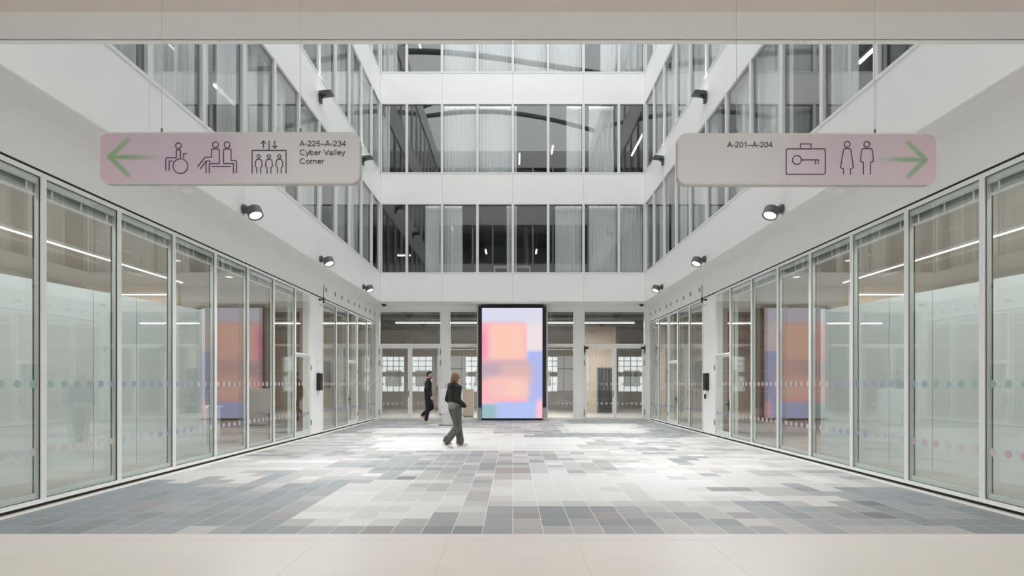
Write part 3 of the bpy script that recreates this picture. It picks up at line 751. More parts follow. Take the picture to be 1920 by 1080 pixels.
# plain grotesque letters drawn as strokes: advance width, then strokes, cap height 1
def earc(cx, cz, rx, rz, a0, a1, n=14): return [(cx+rx*math.cos(math.radians(a0+(a1-a0)*i/n)), cz+rz*math.sin(math.radians(a0+(a1-a0)*i/n))) for i in range(n+1)]
GLYPH = {'A': (0.74, [[(0.02, 0), (0.36, 0.985), (0.70, 0)], [(0.14, 0.34), (0.58, 0.34)]]),
 '2': (0.66, [earc(0.31, 0.70, 0.23, 0.25, 175, -35)+[(0.06, 0.06), (0.57, 0.06)]]),
 '3': (0.66, [earc(0.30, 0.735, 0.20, 0.205, 165, -90), earc(0.30, 0.275, 0.235, 0.255, 90, -165)]),
 '4': (0.66, [[(0.44, 0), (0.44, 0.94), (0.05, 0.29), (0.60, 0.29)]]),
 '5': (0.66, [[(0.54, 0.94), (0.16, 0.94), (0.10, 0.48)]+earc(0.30, 0.33, 0.235, 0.27, 140, -155)]),
 '0': (0.66, [earc(0.32, 0.49, 0.23, 0.45, 90, 450, 24)]), '1': (0.66, [[(0.14, 0.76), (0.36, 0.96), (0.36, 0)]]),
 '-': (0.42, [[(0.05, 0.36), (0.36, 0.36)]]), '\u2013': (0.66, [[(0.02, 0.36), (0.62, 0.36)]]), ' ': (0.32, []),
 'C': (0.82, [earc(0.41, 0.49, 0.345, 0.45, 42, 318, 22)]), 'V': (0.72, [[(0.02, 0.98), (0.36, 0.02), (0.70, 0.98)]]),
 'y': (0.54, [[(0.03, 0.69), (0.275, 0.03)], [(0.50, 0.69), (0.255, -0.03), (0.18, -0.19), (0.06, -0.21)]]),
 'b': (0.62, [[(0.10, 0), (0.10, 0.99)], earc(0.32, 0.34, 0.205, 0.30, 180, 540, 18)]), 'e': (0.60, [[(0.09, 0.37), (0.51, 0.37)]+earc(0.30, 0.34, 0.21, 0.30, 8, 318, 18)]),
 'r': (0.38, [[(0.10, 0), (0.10, 0.68)], [(0.10, 0.44), (0.17, 0.60), (0.25, 0.645), (0.34, 0.64)]]),
 'a': (0.59, [[(0.09, 0.50), (0.15, 0.61), (0.28, 0.645), (0.41, 0.60), (0.45, 0.49), (0.45, 0.0)], [(0.45, 0.39), (0.26, 0.36), (0.12, 0.30), (0.08, 0.19), (0.13, 0.08), (0.25, 0.045), (0.38, 0.10), (0.45, 0.2)]]),
 'l': (0.24, [[(0.11, 0), (0.11, 0.99)]]), 'o': (0.60, [earc(0.30, 0.34, 0.215, 0.30, 0, 360, 20)]),
 'n': (0.58, [[(0.10, 0), (0.10, 0.68)], [(0.10, 0.46), (0.18, 0.60), (0.29, 0.645), (0.41, 0.60), (0.46, 0.47), (0.46, 0)]])}
def lettering(body, x0, z0, width, cap, parent, y):
    tot = sum(GLYPH[c][0] for c in body); sx_ = width/tot; mb = MB(); x = x0
    for c in body:
        for st_ in GLYPH[c][1]: mb.stroke([(x+p[0]*sx_, z0+p[1]*cap) for p in st_], cap*0.135, y)
        x += GLYPH[c][0]*sx_
    return obj('lettering', mb, 'ink', parent)
YG = 3.0; KG = YG/F
def gx(u): return (u-U0)*KG
def gz(v): return H+(V0-v)*KG
def segd(px, pz, a, b):
    ax, az = a; bx_, bz_ = b; dx = bx_-ax; dz = bz_-az; t = max(0, min(1, ((px-ax)*dx+(pz-az)*dz)/(dx*dx+dz*dz)))
    return math.hypot(px-ax-dx*t, pz-az-dz*t), t
def make_sign(s, label):
    # u, v in photograph pixels define the layout of the printed face; the sign is built at its own place and size
    ua, ub, va, vb = (188.0, 673.0, 250.0, 342.0) if s < 0 else (1272.5, 1754.5, 252.0, 344.0)
    uc = (ua+ub)/2
    sg = empty('hanging_sign', (gx(uc), YG, gz(vb)), 0, label=label, cat='sign')
    ox, oz = gx(uc), gz(vb)
    X = lambda u: gx(u)-ox
    Z = lambda v: gz(v)-oz
    # acrylic body with rounded corners
    rr = 18*KG; x0, x1, z0, z1 = X(ua)-0.006, X(ub)+0.006, Z(vb)-0.007, Z(va)+0.007
    out = []
    for (cx_, cz_, a0) in ((x1-rr, z1-rr, 0), (x0+rr, z1-rr, 90), (x0+rr, z0+rr, 180), (x1-rr, z0+rr, 270)): out += arc(cx_, cz_, rr, a0, a0+90, 8)
    n = len(out); mb = MB(); mb.add([(p[0], 0.0, p[1]) for p in out]+[(p[0], 0.036, p[1]) for p in out],
        [tuple(range(n-1, -1, -1)), tuple(range(n, 2*n))]+[(i, (i+1) % n, n+(i+1) % n, n+i) for i in range(n)])
    obj('panel', mb, 'acrylic_edge', sg)
    W_ = ub-ua; Hh = vb-va; rad = 15.0
    if s < 0: tip = (206, 294.5); tails = [(240, 262), (240, 328)]; end = (312, 295); fade = (225, 316)
    else: tip = (1735, 299.5); tails = [(1703, 268), (1703, 331)]; end = (1632, 299.5); fade = (1716, 1634)
    green = Vector((98, 132, 90)) if s < 0 else Vector((100, 133, 104))
    def col(a, b):
        u = ua+a*W_; v = va+b*Hh
        d = (u-ua) if s < 0 else (ub-u)
        grey = Vector((194, 193, 191)); pink = Vector((178, 161, 172)) if s < 0 else Vector((184, 168, 171)); lil = Vector((178, 170, 184))
        q = sstep(430, 190, d) if False else 1-sstep(170, 340, d)
        c = grey.lerp(pink, q)
        c = c.lerp(lil, 0.55*math.exp(-((d-150)/80)**2)*(0.6+0.4*b) + 0.3*math.exp(-((d-300)/70)**2)*b)
        c = c.lerp(Vector((184, 152, 158)), 0.35*math.exp(-(d/40)**2))
        c = c*(0.965+0.07*b)*0.91
        # arrow, softly sprayed on
        m_ = 0.0
        for tq in tails:
            dd_, t = segd(u, v, tip, tq); wd = 4.4; m_ = max(m_, (1-sstep(wd-2.2, wd+2.8, dd_))*(1.0-0.35*t))
        dd_, t = segd(u, v, tip, end); m_ = max(m_, (1-sstep(1.5, 7.0, dd_))*(1-sstep(0.0, 1.0, abs(u-fade[0])/abs(fade[1]-fade[0])) if (u-fade[0])*(-s) > 0 else (1-sstep(1.5, 7.0, dd_))))
        return c.lerp(green, min(1, m_)*0.92)
    def shp(a, b, vert=False):
        px, pz = a*W_, b*Hh
        cx_ = min(max(px, rad), W_-rad); cz_ = min(max(pz, rad), Hh-rad)
        d = math.hypot(px-cx_, pz-cz_)
        if not vert: return d < rad*1.02
        if d > rad: q = rad/d; return ((cx_+(px-cx_)*q)/W_, (cz_+(pz-cz_)*q)/Hh)
        return None
    print_grid('printed_face', 400, 92, X(ua), X(ub), Z(vb), Z(va), -0.001, col, 'sign_print', sg, shp)
    w = 1.75*KG
    def P(pts): return [(X(p[0]), Z(p[1]))+tuple(KG*q for q in p[2:]) for p in pts]
    def C_(cu, cv, r): return circ(X(cu), Z(cv), r*KG)
    y = -0.0015
    if s < 0:
        m1 = MB()   # person in a wheelchair
        m1.stroke(C_(334.8, 273.4, 5.3), w, y, True); m1.stroke(C_(338.6, 311.6, 13.8), w, y, True)
        m1.stroke(rounded(P([(338.8, 296.5, 0), (338.8, 281.2, 1), (331, 281.2, 1), (331, 295.8, 0.5), (311.2, 295.8, 4.5), (311.2, 320.3, 0)]), 0), w, y)
        m1.stroke(P([(325.2, 302.2), (317.5, 302.2), (317.5, 320.3)]), w, y); m1.stroke(P([(344.6, 296.4), (344.6, 288.4), (352, 288.4)]), w, y)
        obj('wheelchair_pictogram', m1, 'ink', sg)
        m2 = MB()   # two people on a bench
        m2.stroke(C_(404.3, 271.6, 5.4), w, y, True); m2.stroke(C_(426, 271.6, 5.4), w, y, True)
        m2.stroke(rounded(P([(370.6, 313.2, 0), (384.8, 294.8, 1), (397, 294.8, 0.3), (397, 279.4, 3), (411.5, 279.4, 3), (411.5, 306.8, 0.3), (392.8, 306.8, 0.3), (392.8, 325, 0)]), 0), w, y)
        m2.stroke(P([(375.6, 317.2), (386.8, 302.2), (395.6, 302.2)]), w, y); m2.stroke(P([(386.8, 302.2), (386.8, 325)]), w, y)
        m2.stroke(rounded(P([(443.8, 325, 0), (443.8, 301, 3), (433.5, 301, 0.3), (433.5, 279.4, 3), (419.5, 279.4, 3), (419.5, 306.8, 0.3), (438, 306.8, 0.3), (438, 325, 0)]), 0), w, y)
        m2.stroke(P([(397, 312.2), (433, 312.2)]), w, y)
        obj('bench_pictogram', m2, 'ink', sg)
        m3 = MB()   # lift
        m3.stroke(P([(473, 325.6), (473, 282.3), (536.6, 282.3), (536.6, 325.6)]), w, y); m3.stroke(P([(504.7, 282.3), (504.7, 264)]), w, y)
        m3.stroke(P([(494.2, 278.4), (494.2, 265)]), w, y); m3.stroke(P([(489.4, 269.6), (494.2, 264.8), (499, 269.6)]), w, y)
        m3.stroke(P([(515.3, 264), (515.3, 277.6)]), w, y); m3.stroke(P([(510.5, 273.2), (515.3, 278), (520.1, 273.2)]), w, y)
        for c in (485.3, 504.6, 524):
            m3.stroke(C_(c, 293.6, 3.1), w*0.95, y, True)
            m3.stroke(rounded(P([(c-3.6, 325.6, 0), (c-3.6, 314, 2), (c-6.8, 312, 2), (c-5, 299.2, 3), (c+5, 299.2, 3), (c+6.8, 312, 2), (c+3.6, 314, 2), (c+3.6, 325.6, 0)]), 0), w*0.95, y)
        obj('lift_pictogram', m3, 'ink', sg)
        for i, tline in enumerate(('A-225\u2013A-234', 'Cyber Valley', 'Corner')):
            lettering(tline, X(562.0), Z((274.4, 290.8, 307.2)[i]), (87.5, 85.5, 46.5)[i]*KG, 10.2*KG, sg, y)
    else:
        m1 = MB()   # suitcase with key
        m1.stroke(rounded(P([(1510, 279.3, 0), (1473.8, 279.3, 3), (1473.8, 327, 3), (1547.2, 327, 3), (1547.2, 279.3, 3), (1509, 279.3, 0)]), 0), w, y)
        m1.stroke(P([(1500.6, 277.4), (1500.6, 270), (1520.3, 270), (1520.3, 277.4)]), w, y)
        m1.stroke(C_(1494, 300, 8.3), w, y, True); m1.stroke(P([(1502.3, 300), (1534.4, 300), (1534.4, 307.8)]), w, y); m1.stroke(P([(1529, 300), (1529, 307.8)]), w, y)
        obj('locker_pictogram', m1, 'ink', sg)
        m2 = MB()   # woman and man
        m2.stroke(C_(1588, 270.8, 5.4), w, y, True); m2.stroke(C_(1625, 270.8, 5.4), w, y, True)
        m2.stroke(rounded(P([(1581.3, 327.4, 0), (1581.3, 316, 2.4), (1575.6, 315, 2), (1581.6, 278.6, 4), (1594.6, 278.6, 4), (1600, 315, 2), (1594.3, 316, 2.4), (1594.3, 327.4, 0)]), 0), w, y)
        m2.stroke(rounded(P([(1618.5, 327.4, 0), (1618.5, 304, 2.4), (1612.8, 303, 2), (1615.6, 278.6, 4), (1634.8, 278.6, 4), (1637.6, 303, 2), (1631.6, 304, 2.4), (1631.6, 327.4, 0)]), 0), w, y)
        obj('toilet_pictogram', m2, 'ink', sg)
        lettering('A-201\u2013A-204', X(1363.4), Z(276.4), 85.5*KG, 10.2*KG, sg, y)
    for u in ((299.5, 561) if s < 0 else (1383, 1644.3)):
        obj('cable_clamp', MB().tube((X(u), 0.018, z1-0.002), (X(u), 0.018, z1+0.028), 0.0052, n=10), 'bronze', sg)
        obj('cable', MB().tube((X(u), 0.018, z1+0.026), (X(u), 0.018, ZS-0.012-oz), 0.0012, n=6), 'cable', sg)
    return sg
make_sign(-1, 'hanging sign with green arrow pointing left, wheelchair, bench and lift pictograms')
make_sign(1, 'hanging sign with green arrow pointing right, locker and toilet pictograms')

# ------------------------------------------------------------------ spotlights on the fascias
def axis_mat(origin, d):
    z = Vector(d).normalized(); x = z.orthogonal().normalized(); y = z.cross(x)
    m_ = Matrix((x, y, z)).transposed().to_4x4(); return Matrix.Translation(origin) @ m_
YSP = [10.28, 14.40, 18.50]
YN = ['nearest', 'middle', 'farthest']
for s in (-1, 1):
    for i, y in enumerate(YSP):
        t = empty('spotlight', (s*XU, y, 4.76), 0, label='%s of three grey round spotlights under the %s upper windows, shining down' % (YN[i], SIDE[s]), cat='spotlight')
        obj('mount', MB().lathe([(0.085, 0), (0.085, 0.05), (0.06, 0.075), (0.03, 0.085)], 18, mat=axis_mat((0, 0, 0), (-s, 0, 0))), 'anthracite', t, smooth=False)
        obj('arm', MB().tube((-s*0.08, 0, 0), (-s*0.13, 0, -0.04), 0.028, n=12).tube((-s*0.13, -0.04, -0.04), (-s*0.13, 0.04, -0.04), 0.024, n=12), 'steel', t)
        d = Vector((-s*0.42, -0.22, -0.88)).normalized(); top = Vector((-s*0.19, -0.0, -0.0))
        obj('head', MB().lathe([(0.02, 0.0), (0.125, 0.002), (0.138, 0.012), (0.138, 0.165), (0.128, 0.172), (0.112, 0.150)], 28, mat=axis_mat(top, d)), 'anthracite', t)
        obj('lens', MB().lathe([(0.111, 0.149), (0.111, 0.153), (0.02, 0.158)], 24, mat=axis_mat(top, d)), 'lens', t)
        L = bpy.data.lights.new('spot_beam', 'SPOT'); L.energy = 740; L.spot_size = 2.1; L.spot_blend = 1.0; L.shadow_soft_size = 0.1; L.color = (0.97, 0.99, 1.0)
        lo = bpy.data.objects.new('spot_beam', L); C.objects.link(lo); lo.parent = t; lo.location = top+d*0.17; lo.rotation_euler = d.to_track_quat('-Z', 'Y').to_euler()
    for i, y in enumerate((14.34, 18.40)):
        t = empty('floodlight', (s*XU, y, 8.98), 0, label='%s of two flat grey floodlights high on the %s facade, shining up' % (['nearer', 'farther'][i], SIDE[s]), cat='spotlight')
        obj('mount', MB().box(-s*0.0, -s*0.06, -0.06, 0.06, -0.12, 0.10), 'anthracite', t)
        obj('arm', MB().tube((-s*0.05, 0, 0.0), (-s*0.14, 0, 0.07), 0.03, n=12).tube((-s*0.14, -0.045, 0.07), (-s*0.14, 0.045, 0.07), 0.035, n=12), 'anthracite', t)
        hd = MB().cham(-0.16, 0.16, -0.15, 0.15, 0.0, 0.075, 0.012)
        hm = Matrix.Translation((-s*0.19, 0, 0.085)) @ Matrix.Rotation(s*0.10, 4, 'Y') @ Matrix.Rotation(0.1, 4, 'X')
        hd.v = [tuple(hm @ Vector(v)) for v in hd.v]
        obj('head', hd, 'anthracite', t)
        ln = MB().box(-0.13, 0.13, -0.12, 0.12, 0.075, 0.079); ln.v = [tuple(hm @ Vector(v)) for v in ln.v]
        obj('lens', ln, 'lens', t)
        L = bpy.data.lights.new('flood_beam', 'SPOT'); L.energy = 75; L.spot_size = 1.1; L.spot_blend = 0.6; L.shadow_soft_size = 0.1; L.color = (1, 0.97, 0.93)
        lo = bpy.data.objects.new('flood_beam', L); C.objects.link(lo); lo.parent = t; lo.location = (-s*0.16, 0, 0.19); lo.rotation_euler = (0, PI-s*0.18, 0)

# ------------------------------------------------------------------ small fittings
for s in (-1, 1):
    for i, y in enumerate((16.21, 17.04, 17.7, 18.43, 19.13, 19.7, 20.55, 21.2, 21.9)):
        t = empty('air_vent', (s*XL, y, 4.26), 0, label='%s round air nozzle from the pier above the %s corner glazing' % (ORD[i], SIDE[s]), cat='vent', group='round air nozzles above the %s glazing' % SIDE[s])
        am = axis_mat((0, 0, 0), (-s, 0, 0))
        obj('rim', MB().lathe([(0.10, 0), (0.10, 0.012), (0.085, 0.02), (0.062, 0.008)], 20, mat=am), 'white_frame', t)
        obj('throat', MB().lathe([(0.062, 0.0), (0.062, 0.009), (0.03, 0.010)], 16, mat=am), 'dark_gasket', t)
        obj('nozzle', MB().lathe([(0.026, 0.008), (0.024, 0.022), (0.0, 0.026)], 12, mat=am), 'steel', t)
    t = empty('intercom', (s*(XL-0.001), 15.56, 1.27), 0, label='black wall intercom terminal on the %s white pier' % SIDE[s], cat='intercom')
    obj('body', MB().box(0, -s*0.09, -0.13, 0.13, 0, 0.49), 'black', t)
    obj('screen', MB().box(-s*0.09, -s*0.096, -0.105, 0.105, 0.26, 0.465), 'black_gloss', t)
    obj('keypad', MB().box(-s*0.09, -s*0.1, -0.105, 0.105, 0.03, 0.235), 'black_gloss', t)
    t = empty('wall_switch', (s*XL, 15.2, 1.40), 0, label='small white square switch beside the black intercom, %s pier' % SIDE[s], cat='switch')
    obj('plate', MB().box(0, -s*0.012, -0.05, 0.05, 0, 0.14), 'white_panel', t); obj('rocker', MB().box(-s*0.012, -s*0.018, -0.035, 0.035, 0.03, 0.11), 'plaster', t)
    t = empty('antenna', (s*XL, 15.62, 3.84), 0, label='black rod antenna on a bracket at the top of the %s pier' % SIDE[s], cat='antenna')
    obj('bracket', MB().tube((0, 0, 0.03), (-s*0.05, 0, 0.03), 0.03, n=10).tube((-s*0.05, 0, 0.03), (-s*0.14, 0, 0.03), 0.018, n=8), 'black', t)
    obj('rod', MB().tube((-s*0.14, 0, -0.06), (-s*0.14, 0, 0.10), 0.022, n=10).tube((-s*0.14, 0, 0.10), (-s*0.14, 0, 0.46), 0.009, n=8), 'black', t)
    obj('lead', MB().tube((-s*0.12, 0, -0.05), (-s*0.07, 0.02, -0.14), 0.005, n=6).tube((-s*0.07, 0.02, -0.14), (-s*0.0, 0.03, -0.1), 0.005, n=6), 'black', t)
    t = empty('smoke_detector', (s*5.33, 8.92, ZS), 0, label='flat white round detector on the soffit above the %s glazing' % SIDE[s], cat='detector')
    obj('base', MB().lathe([(0.11, 0), (0.11, -0.015), (0.09, -0.02)], 24), 'white_frame', t); obj('dome', MB().lathe([(0.085, -0.02), (0.07, -0.04), (0.03, -0.05)], 20), 'plaster', t)
    t = empty('dome_camera', (s*5.15, 21.75, ZS), 0, label='small black dome camera on the soffit in the %s far corner' % SIDE[s], cat='camera')
    obj('base', MB().lathe([(0.10, 0), (0.10, -0.03), (0.085, -0.045)], 20), 'black', t); obj('dome', MB().lathe([(0.07, -0.045), (0.055, -0.075), (0.02, -0.09)], 18), 'black_gloss', t)
t = empty('card_reader', (XL, 15.72, 1.03), 0, label='small black card reader below the intercom on the right pier', cat='card reader')
obj('body', MB().box(0, -0.03, -0.045, 0.045, 0, 0.13), 'black', t); obj('lamp', MB().box(-0.03, -0.033, -0.02, 0.02, 0.09, 0.1), 'steel', t)
t = empty('door_sensor', (-XL, 15.45, 2.02), 0, label='small white sensor high above the intercom on the left pier', cat='sensor')
obj('body', MB().box(0, 0.03, -0.04, 0.04, 0, 0.12), 'white_panel', t); obj('eye', MB().box(0.03, 0.034, -0.015, 0.015, 0.03, 0.06), 'dark_gasket', t)
t = empty('floor_socket', (2.75, 20.6, 0.004), 0, label='small dark floor socket lid among the pale tiles near the right doors', cat='socket')
obj('lid', MB().cham(-0.07, 0.07, -0.07, 0.07, 0, 0.01, 0.004), 'dark_gasket', t); obj('frame', MB().cham(-0.085, 0.085, -0.085, 0.085, 0, 0.004, 0.002), 'steel', t)

# ------------------------------------------------------------------ kiosk
kk = 19.2/F
kx = (847.0-U0)*kk
t = empty('kiosk', (kx, 19.2, 0.004), 0, label='white self-service kiosk standing behind the woman, near the far wall', cat='kiosk')
def rbox(x0, x1, z0, z1, y0, y1, r):
    out = []
    for (cx_, cz_, a0) in ((x1-r, z1-r, 0), (x0+r, z1-r, 90), (x0+r, z0+r, 180), (x1-r, z0+r, 270)): out += arc(cx_, cz_, r, a0, a0+90, 5)
    n = len(out); mb = MB()
    return mb.add([(p[0], y0, p[1]) for p in out]+[(p[0], y1, p[1]) for p in out], [tuple(range(n-1, -1, -1)), tuple(range(n, 2*n))]+[(i, (i+1) % n, n+(i+1) % n, n+i) for i in range(n)])
obj('head', rbox(-0.385, 0.385, 0.40, 1.285, -0.14, 0.14, 0.05), 'kiosk_white', t)
obj('back_panel', rbox(-0.35, 0.35, 0.44, 1.24, -0.148, -0.138, 0.04), 'cabinet_white', t)
obj('column', MB().box(-0.31, 0.315, -0.11, 0.11, 0.012, 0.42), 'kiosk_white', t)
obj('foot_plate', MB().cham(-0.44, 0.34, -0.25, 0.25, 0, 0.012, 0.004), 'dark_gasket', t)
mbk = MB(); pts = [(-0.23, 0, 1.28), (-0.23, 0, 1.36), (-0.21, 0, 1.42), (-0.15, 0, 1.45), (-0.08, 0, 1.45)]
for p, q in zip(pts[:-1], pts[1:]): mbk.tube(p, q, 0.008, n=8)
mbk.tube((-0.23, 0, 1.28), (-0.23, 0, 1.33), 0.016, n=8)
obj('gooseneck', mbk, 'dark_gasket', t)

# ------------------------------------------------------------------ people
def fuse(name, mb, mat, parent, voxel=0.008, smooth=4):
    me = mb.mesh(name, mat); o = bpy.data.objects.new(name, me); C.objects.link(o)
    rm = o.modifiers.new('remesh', 'REMESH'); rm.mode = 'VOXEL'; rm.voxel_size = voxel; rm.use_smooth_shade = True
    if smooth:
        sm = o.modifiers.new('smooth', 'SMOOTH'); sm.factor = 0.5; sm.iterations = smooth
    dg = bpy.context.evaluated_depsgraph_get(); ev = o.evaluated_get(dg); nm = bpy.data.meshes.new_from_object(ev)
    bpy.data.objects.remove(o); nm.name = name; nm.materials.clear(); nm.materials.append(M[mat])
    nm.polygons.foreach_set('use_smooth', [True]*len(nm.polygons))
    return put(name, nm, parent)
def hand(mb, wrist, d, side, curl=0.45):
    # palm, four unequal bent fingers and a thumb leaving the side of the palm
    d = Vector(d).normalized(); across = Vector((1, 0, 0)); across = (across-d*across.dot(d)).normalized(); pn = d.cross(across)*side
    w = Vector(wrist); mb.capsule(w, 0.026, w+d*0.085, 0.033, sx=1.0, sy=0.72)
    mb.capsule(w+d*0.03+across*0.018, 0.02, w+d*0.085+across*0.03, 0.018); mb.capsule(w+d*0.03-across*0.018, 0.02, w+d*0.085-across*0.03, 0.017)
    for i, L in enumerate((0.072, 0.08, 0.075, 0.058)):
        b = w+d*0.088+across*(0.032-0.0205*i); m1 = b+(d*math.cos(curl)+pn*math.sin(curl))*L*0.5
        m2 = m1+(d*math.cos(curl*2.2)+pn*math.sin(curl*2.2))*L*0.5
        mb.capsule(b, 0.0098, m1, 0.009, 8); mb.capsule(m1, 0.009, m2, 0.0075, 8)
    b = w+d*0.03+across*0.03; m1 = b+(d*0.6+across*0.75+pn*0.25).normalized()*0.038; m2 = m1+(d*0.9+across*0.25+pn*0.35).normalized()*0.032
    mb.capsule(b, 0.014, m1, 0.0115, 8); mb.capsule(m1, 0.0115, m2, 0.009, 8)
def head(mb, c, sc, yaw):
    # face looks along +x before the yaw; c is the head centre
    Rz = Matrix.Rotation(yaw, 3, 'Z'); c = Vector(c)
    def q(x, y, z): return c+Rz @ Vector((x*sc, y*sc, z*sc))
    mb.ell(q(-0.012, 0, 0.028), 0.098*sc, 0.078*sc, 0.092*sc, rot=Rz); mb.ell(q(0.022, 0, -0.03), 0.07*sc, 0.062*sc, 0.088*sc, rot=Rz)
    mb.capsule(q(0.05, 0, -0.085), 0.026*sc, q(0.02, 0, -0.082), 0.045*sc)
    mb.capsule(q(0.086, 0, 0.012), 0.011*sc, q(0.106, 0, -0.026), 0.015*sc, 10)
    mb.capsule(q(0.082, 0.018, -0.06), 0.009*sc, q(0.082, -0.018, -0.06), 0.009*sc, 8)
    for y in (-0.078, 0.078): mb.ell(q(-0.002, y, -0.008), 0.02*sc, 0.011*sc, 0.033*sc, 10, rot=Rz)
    return q
def eyes(q, parent, sc):
    for y in (-0.03, 0.03):
        obj('eye', MB().ell(q(0.073, y, 0.012), 0.010*sc, 0.013*sc, 0.01*sc, 10), 'black_gloss', parent, smooth=True)
def shoe(name, ankle, yaw, pitch, mat, parent, L=0.28):
    a = Vector(ankle); Rr = Matrix.Rotation(yaw, 3, 'Z') @ Matrix.Rotation(pitch, 3, 'Y')
    mb = MB()
    def q(x, y, z): return a+Rr @ Vector((x, y, z))
    mb.capsule(q(-0.055, 0, -0.045), 0.042, q(0.05, 0, -0.05), 0.044); mb.capsule(q(0.05, 0, -0.055), 0.043, q(L-0.115, 0, -0.066), 0.033)
    mb.capsule(q(0.0, 0, -0.03), 0.044, q(-0.005, 0, 0.03), 0.046); mb.capsule(q(0.09, 0.012, -0.062), 0.034, q(0.12, -0.012, -0.064), 0.034)
    so = MB()
    n = 20; pr = []
    for i in range(n):
        tt = 2*PI*i/n; x = math.cos(tt); pr.append((-0.095 + (L)*(x+1)/2, 0.045*math.sin(tt)*(1.0+0.12*x)))
    vs = [q(x, y, -0.098) for x, y in pr]+[q(x, y, -0.074) for x, y in pr]
    so.add(vs, [tuple(range(n-1, -1, -1)), tuple(range(n, 2*n))]+[(i, (i+1) % n, n+(i+1) % n, n+i) for i in range(n)])
    o = fuse(name, mb, mat, parent, 0.008, 3); obj('sole', so, 'shoe_white', o)
# --- woman, seen from behind, walking towards the screen
kw = 12.5/F
P = empty('person', ((853.5-U0)*kw, 12.45, 0.004), math.radians(38), label='person walking in black hooded top, grey wide trousers and pale sneakers, brown hair', cat='person')
hipL, hipR = Vector((0, 0.085, 0.90)), Vector((0, -0.085, 0.90))
kneeL, ankL = Vector((0.13, 0.085, 0.49)), Vector((0.20, 0.085, 0.10))
kneeR, ankR = Vector((0.02, -0.085, 0.47)), Vector((-0.26, -0.09, 0.155))
body = MB()
q = head(body, (0.035, 0.0, 1.575), 1.0, math.radians(-10))
body.capsule((0.02, 0, 1.50), 0.05, (-0.005, 0, 1.40), 0.062)
body.capsule((0, 0, 1.30), 0.13, (0, 0, 0.98), 0.12, sx=0.8, sy=1.05); body.capsule((-0.0, 0.12, 1.34), 0.06, (0, -0.12, 1.34), 0.06)
for hp, kn, an in ((hipL, kneeL, ankL), (hipR, kneeR, ankR)):
    body.capsule(hp, 0.085, kn, 0.055); body.capsule(kn, 0.055, an, 0.036); body.capsule(an, 0.036, an+Vector((0.1, 0, -0.06)), 0.028)
for sd in (1, -1):
    sh, el, wr = Vector((-0.01, 0.165*sd, 1.36)), Vector((-0.06, 0.22*sd, 1.09)), Vector((0.095, 0.195*sd, 0.965))
    body.capsule(sh, 0.05, el, 0.04); body.capsule(el, 0.04, wr, 0.026); hand(body, wr, (0.75, -0.55*sd, -0.28), sd, 0.35)
fuse('body', body, 'skin', P, 0.0055, 2); eyes(q, P, 1.0)
hair = MB()
hair.ell(q(-0.02, 0, 0.035), 0.108, 0.091, 0.102); hair.ell(q(-0.065, 0, -0.02), 0.065, 0.08, 0.08); hair.ell(q(-0.09, 0.0, -0.06), 0.05, 0.06, 0.055)
hair.capsule(q(0.0, 0.07, 0.0), 0.03, q(-0.02, 0.068, -0.06), 0.022); hair.capsule(q(0.0, -0.07, 0.0), 0.03, q(-0.02, -0.068, -0.06), 0.022)
fuse('hair', hair, 'hair_brown', P, 0.008, 3)
jk = MB()
jk.capsule((-0.01, 0, 1.30), 0.155, (0.0, 0, 1.02), 0.155, sx=0.86, sy=1.1); jk.capsule((0.0, 0, 1.06), 0.165, (0.0, 0, 1.0), 0.16, sx=0.84, sy=1.1)
jk.capsule((-0.01, 0.135, 1.35), 0.088, (-0.01, -0.135, 1.35), 0.088)
jk.capsule((-0.015, 0.05, 1.42), 0.068, (-0.015, -0.05, 1.42), 0.068); jk.ell((-0.095, 0, 1.40), 0.075, 0.12, 0.085)
for sd in (1, -1):
    sh, el, wr = Vector((-0.01, 0.175*sd, 1.36)), Vector((-0.065, 0.225*sd, 1.09)), Vector((0.08, 0.205*sd, 0.98))
    jk.capsule(sh, 0.075, el, 0.066); jk.capsule(el, 0.066, wr, 0.056); jk.capsule(wr, 0.058, wr+Vector((0.085, -0.07*sd, -0.03)), 0.06)
jo = fuse('hooded_top', jk, 'black_cloth', P, 0.009, 5)
hd = MB(); hd.capsule((-0.10, 0.075, 1.445), 0.035, (-0.10, -0.075, 1.445), 0.035); hd.ell((-0.125, 0, 1.385), 0.05, 0.115, 0.07); fuse('hood', hd, 'black_cloth', jo, 0.008, 3)
sh_ = MB().lathe([(0.150, 0.868), (0.180, 0.866), (0.184, 0.90), (0.186, 0.96), (0.17, 1.03), (0.10, 1.06)], 32, mat=Matrix.Diagonal((0.80, 1, 1, 1))); obj('shirt_hem', sh_, 'grey_shirt', P, smooth=True)
tr = MB(); tr.capsule((0, 0.03, 0.95), 0.12, (0, -0.03, 0.95), 0.12, sx=0.85); tr.capsule((0, 0.07, 0.88), 0.12, (0, -0.07, 0.88), 0.12, sx=0.95)
for hp, kn, an in ((hipL, kneeL, ankL), (hipR, kneeR, ankR)):
    tr.capsule(hp, 0.115, kn, 0.092); tr.capsule(kn, 0.092, an+Vector((0, 0, 0.02)), 0.085); tr.capsule(an+Vector((0, 0, 0.05)), 0.088, an+Vector((-0.012, 0, 0.0)), 0.09)
fuse('trousers', tr, 'grey_cloth', P, 0.01, 5)
shoe('shoe', ankL+Vector((0.0, 0, -0.004)), 0.0, -0.08, 'shoe_white', P); shoe('shoe', ankR+Vector((0.0, 0, -0.005)), 0.0, 0.42, 'shoe_white', P)
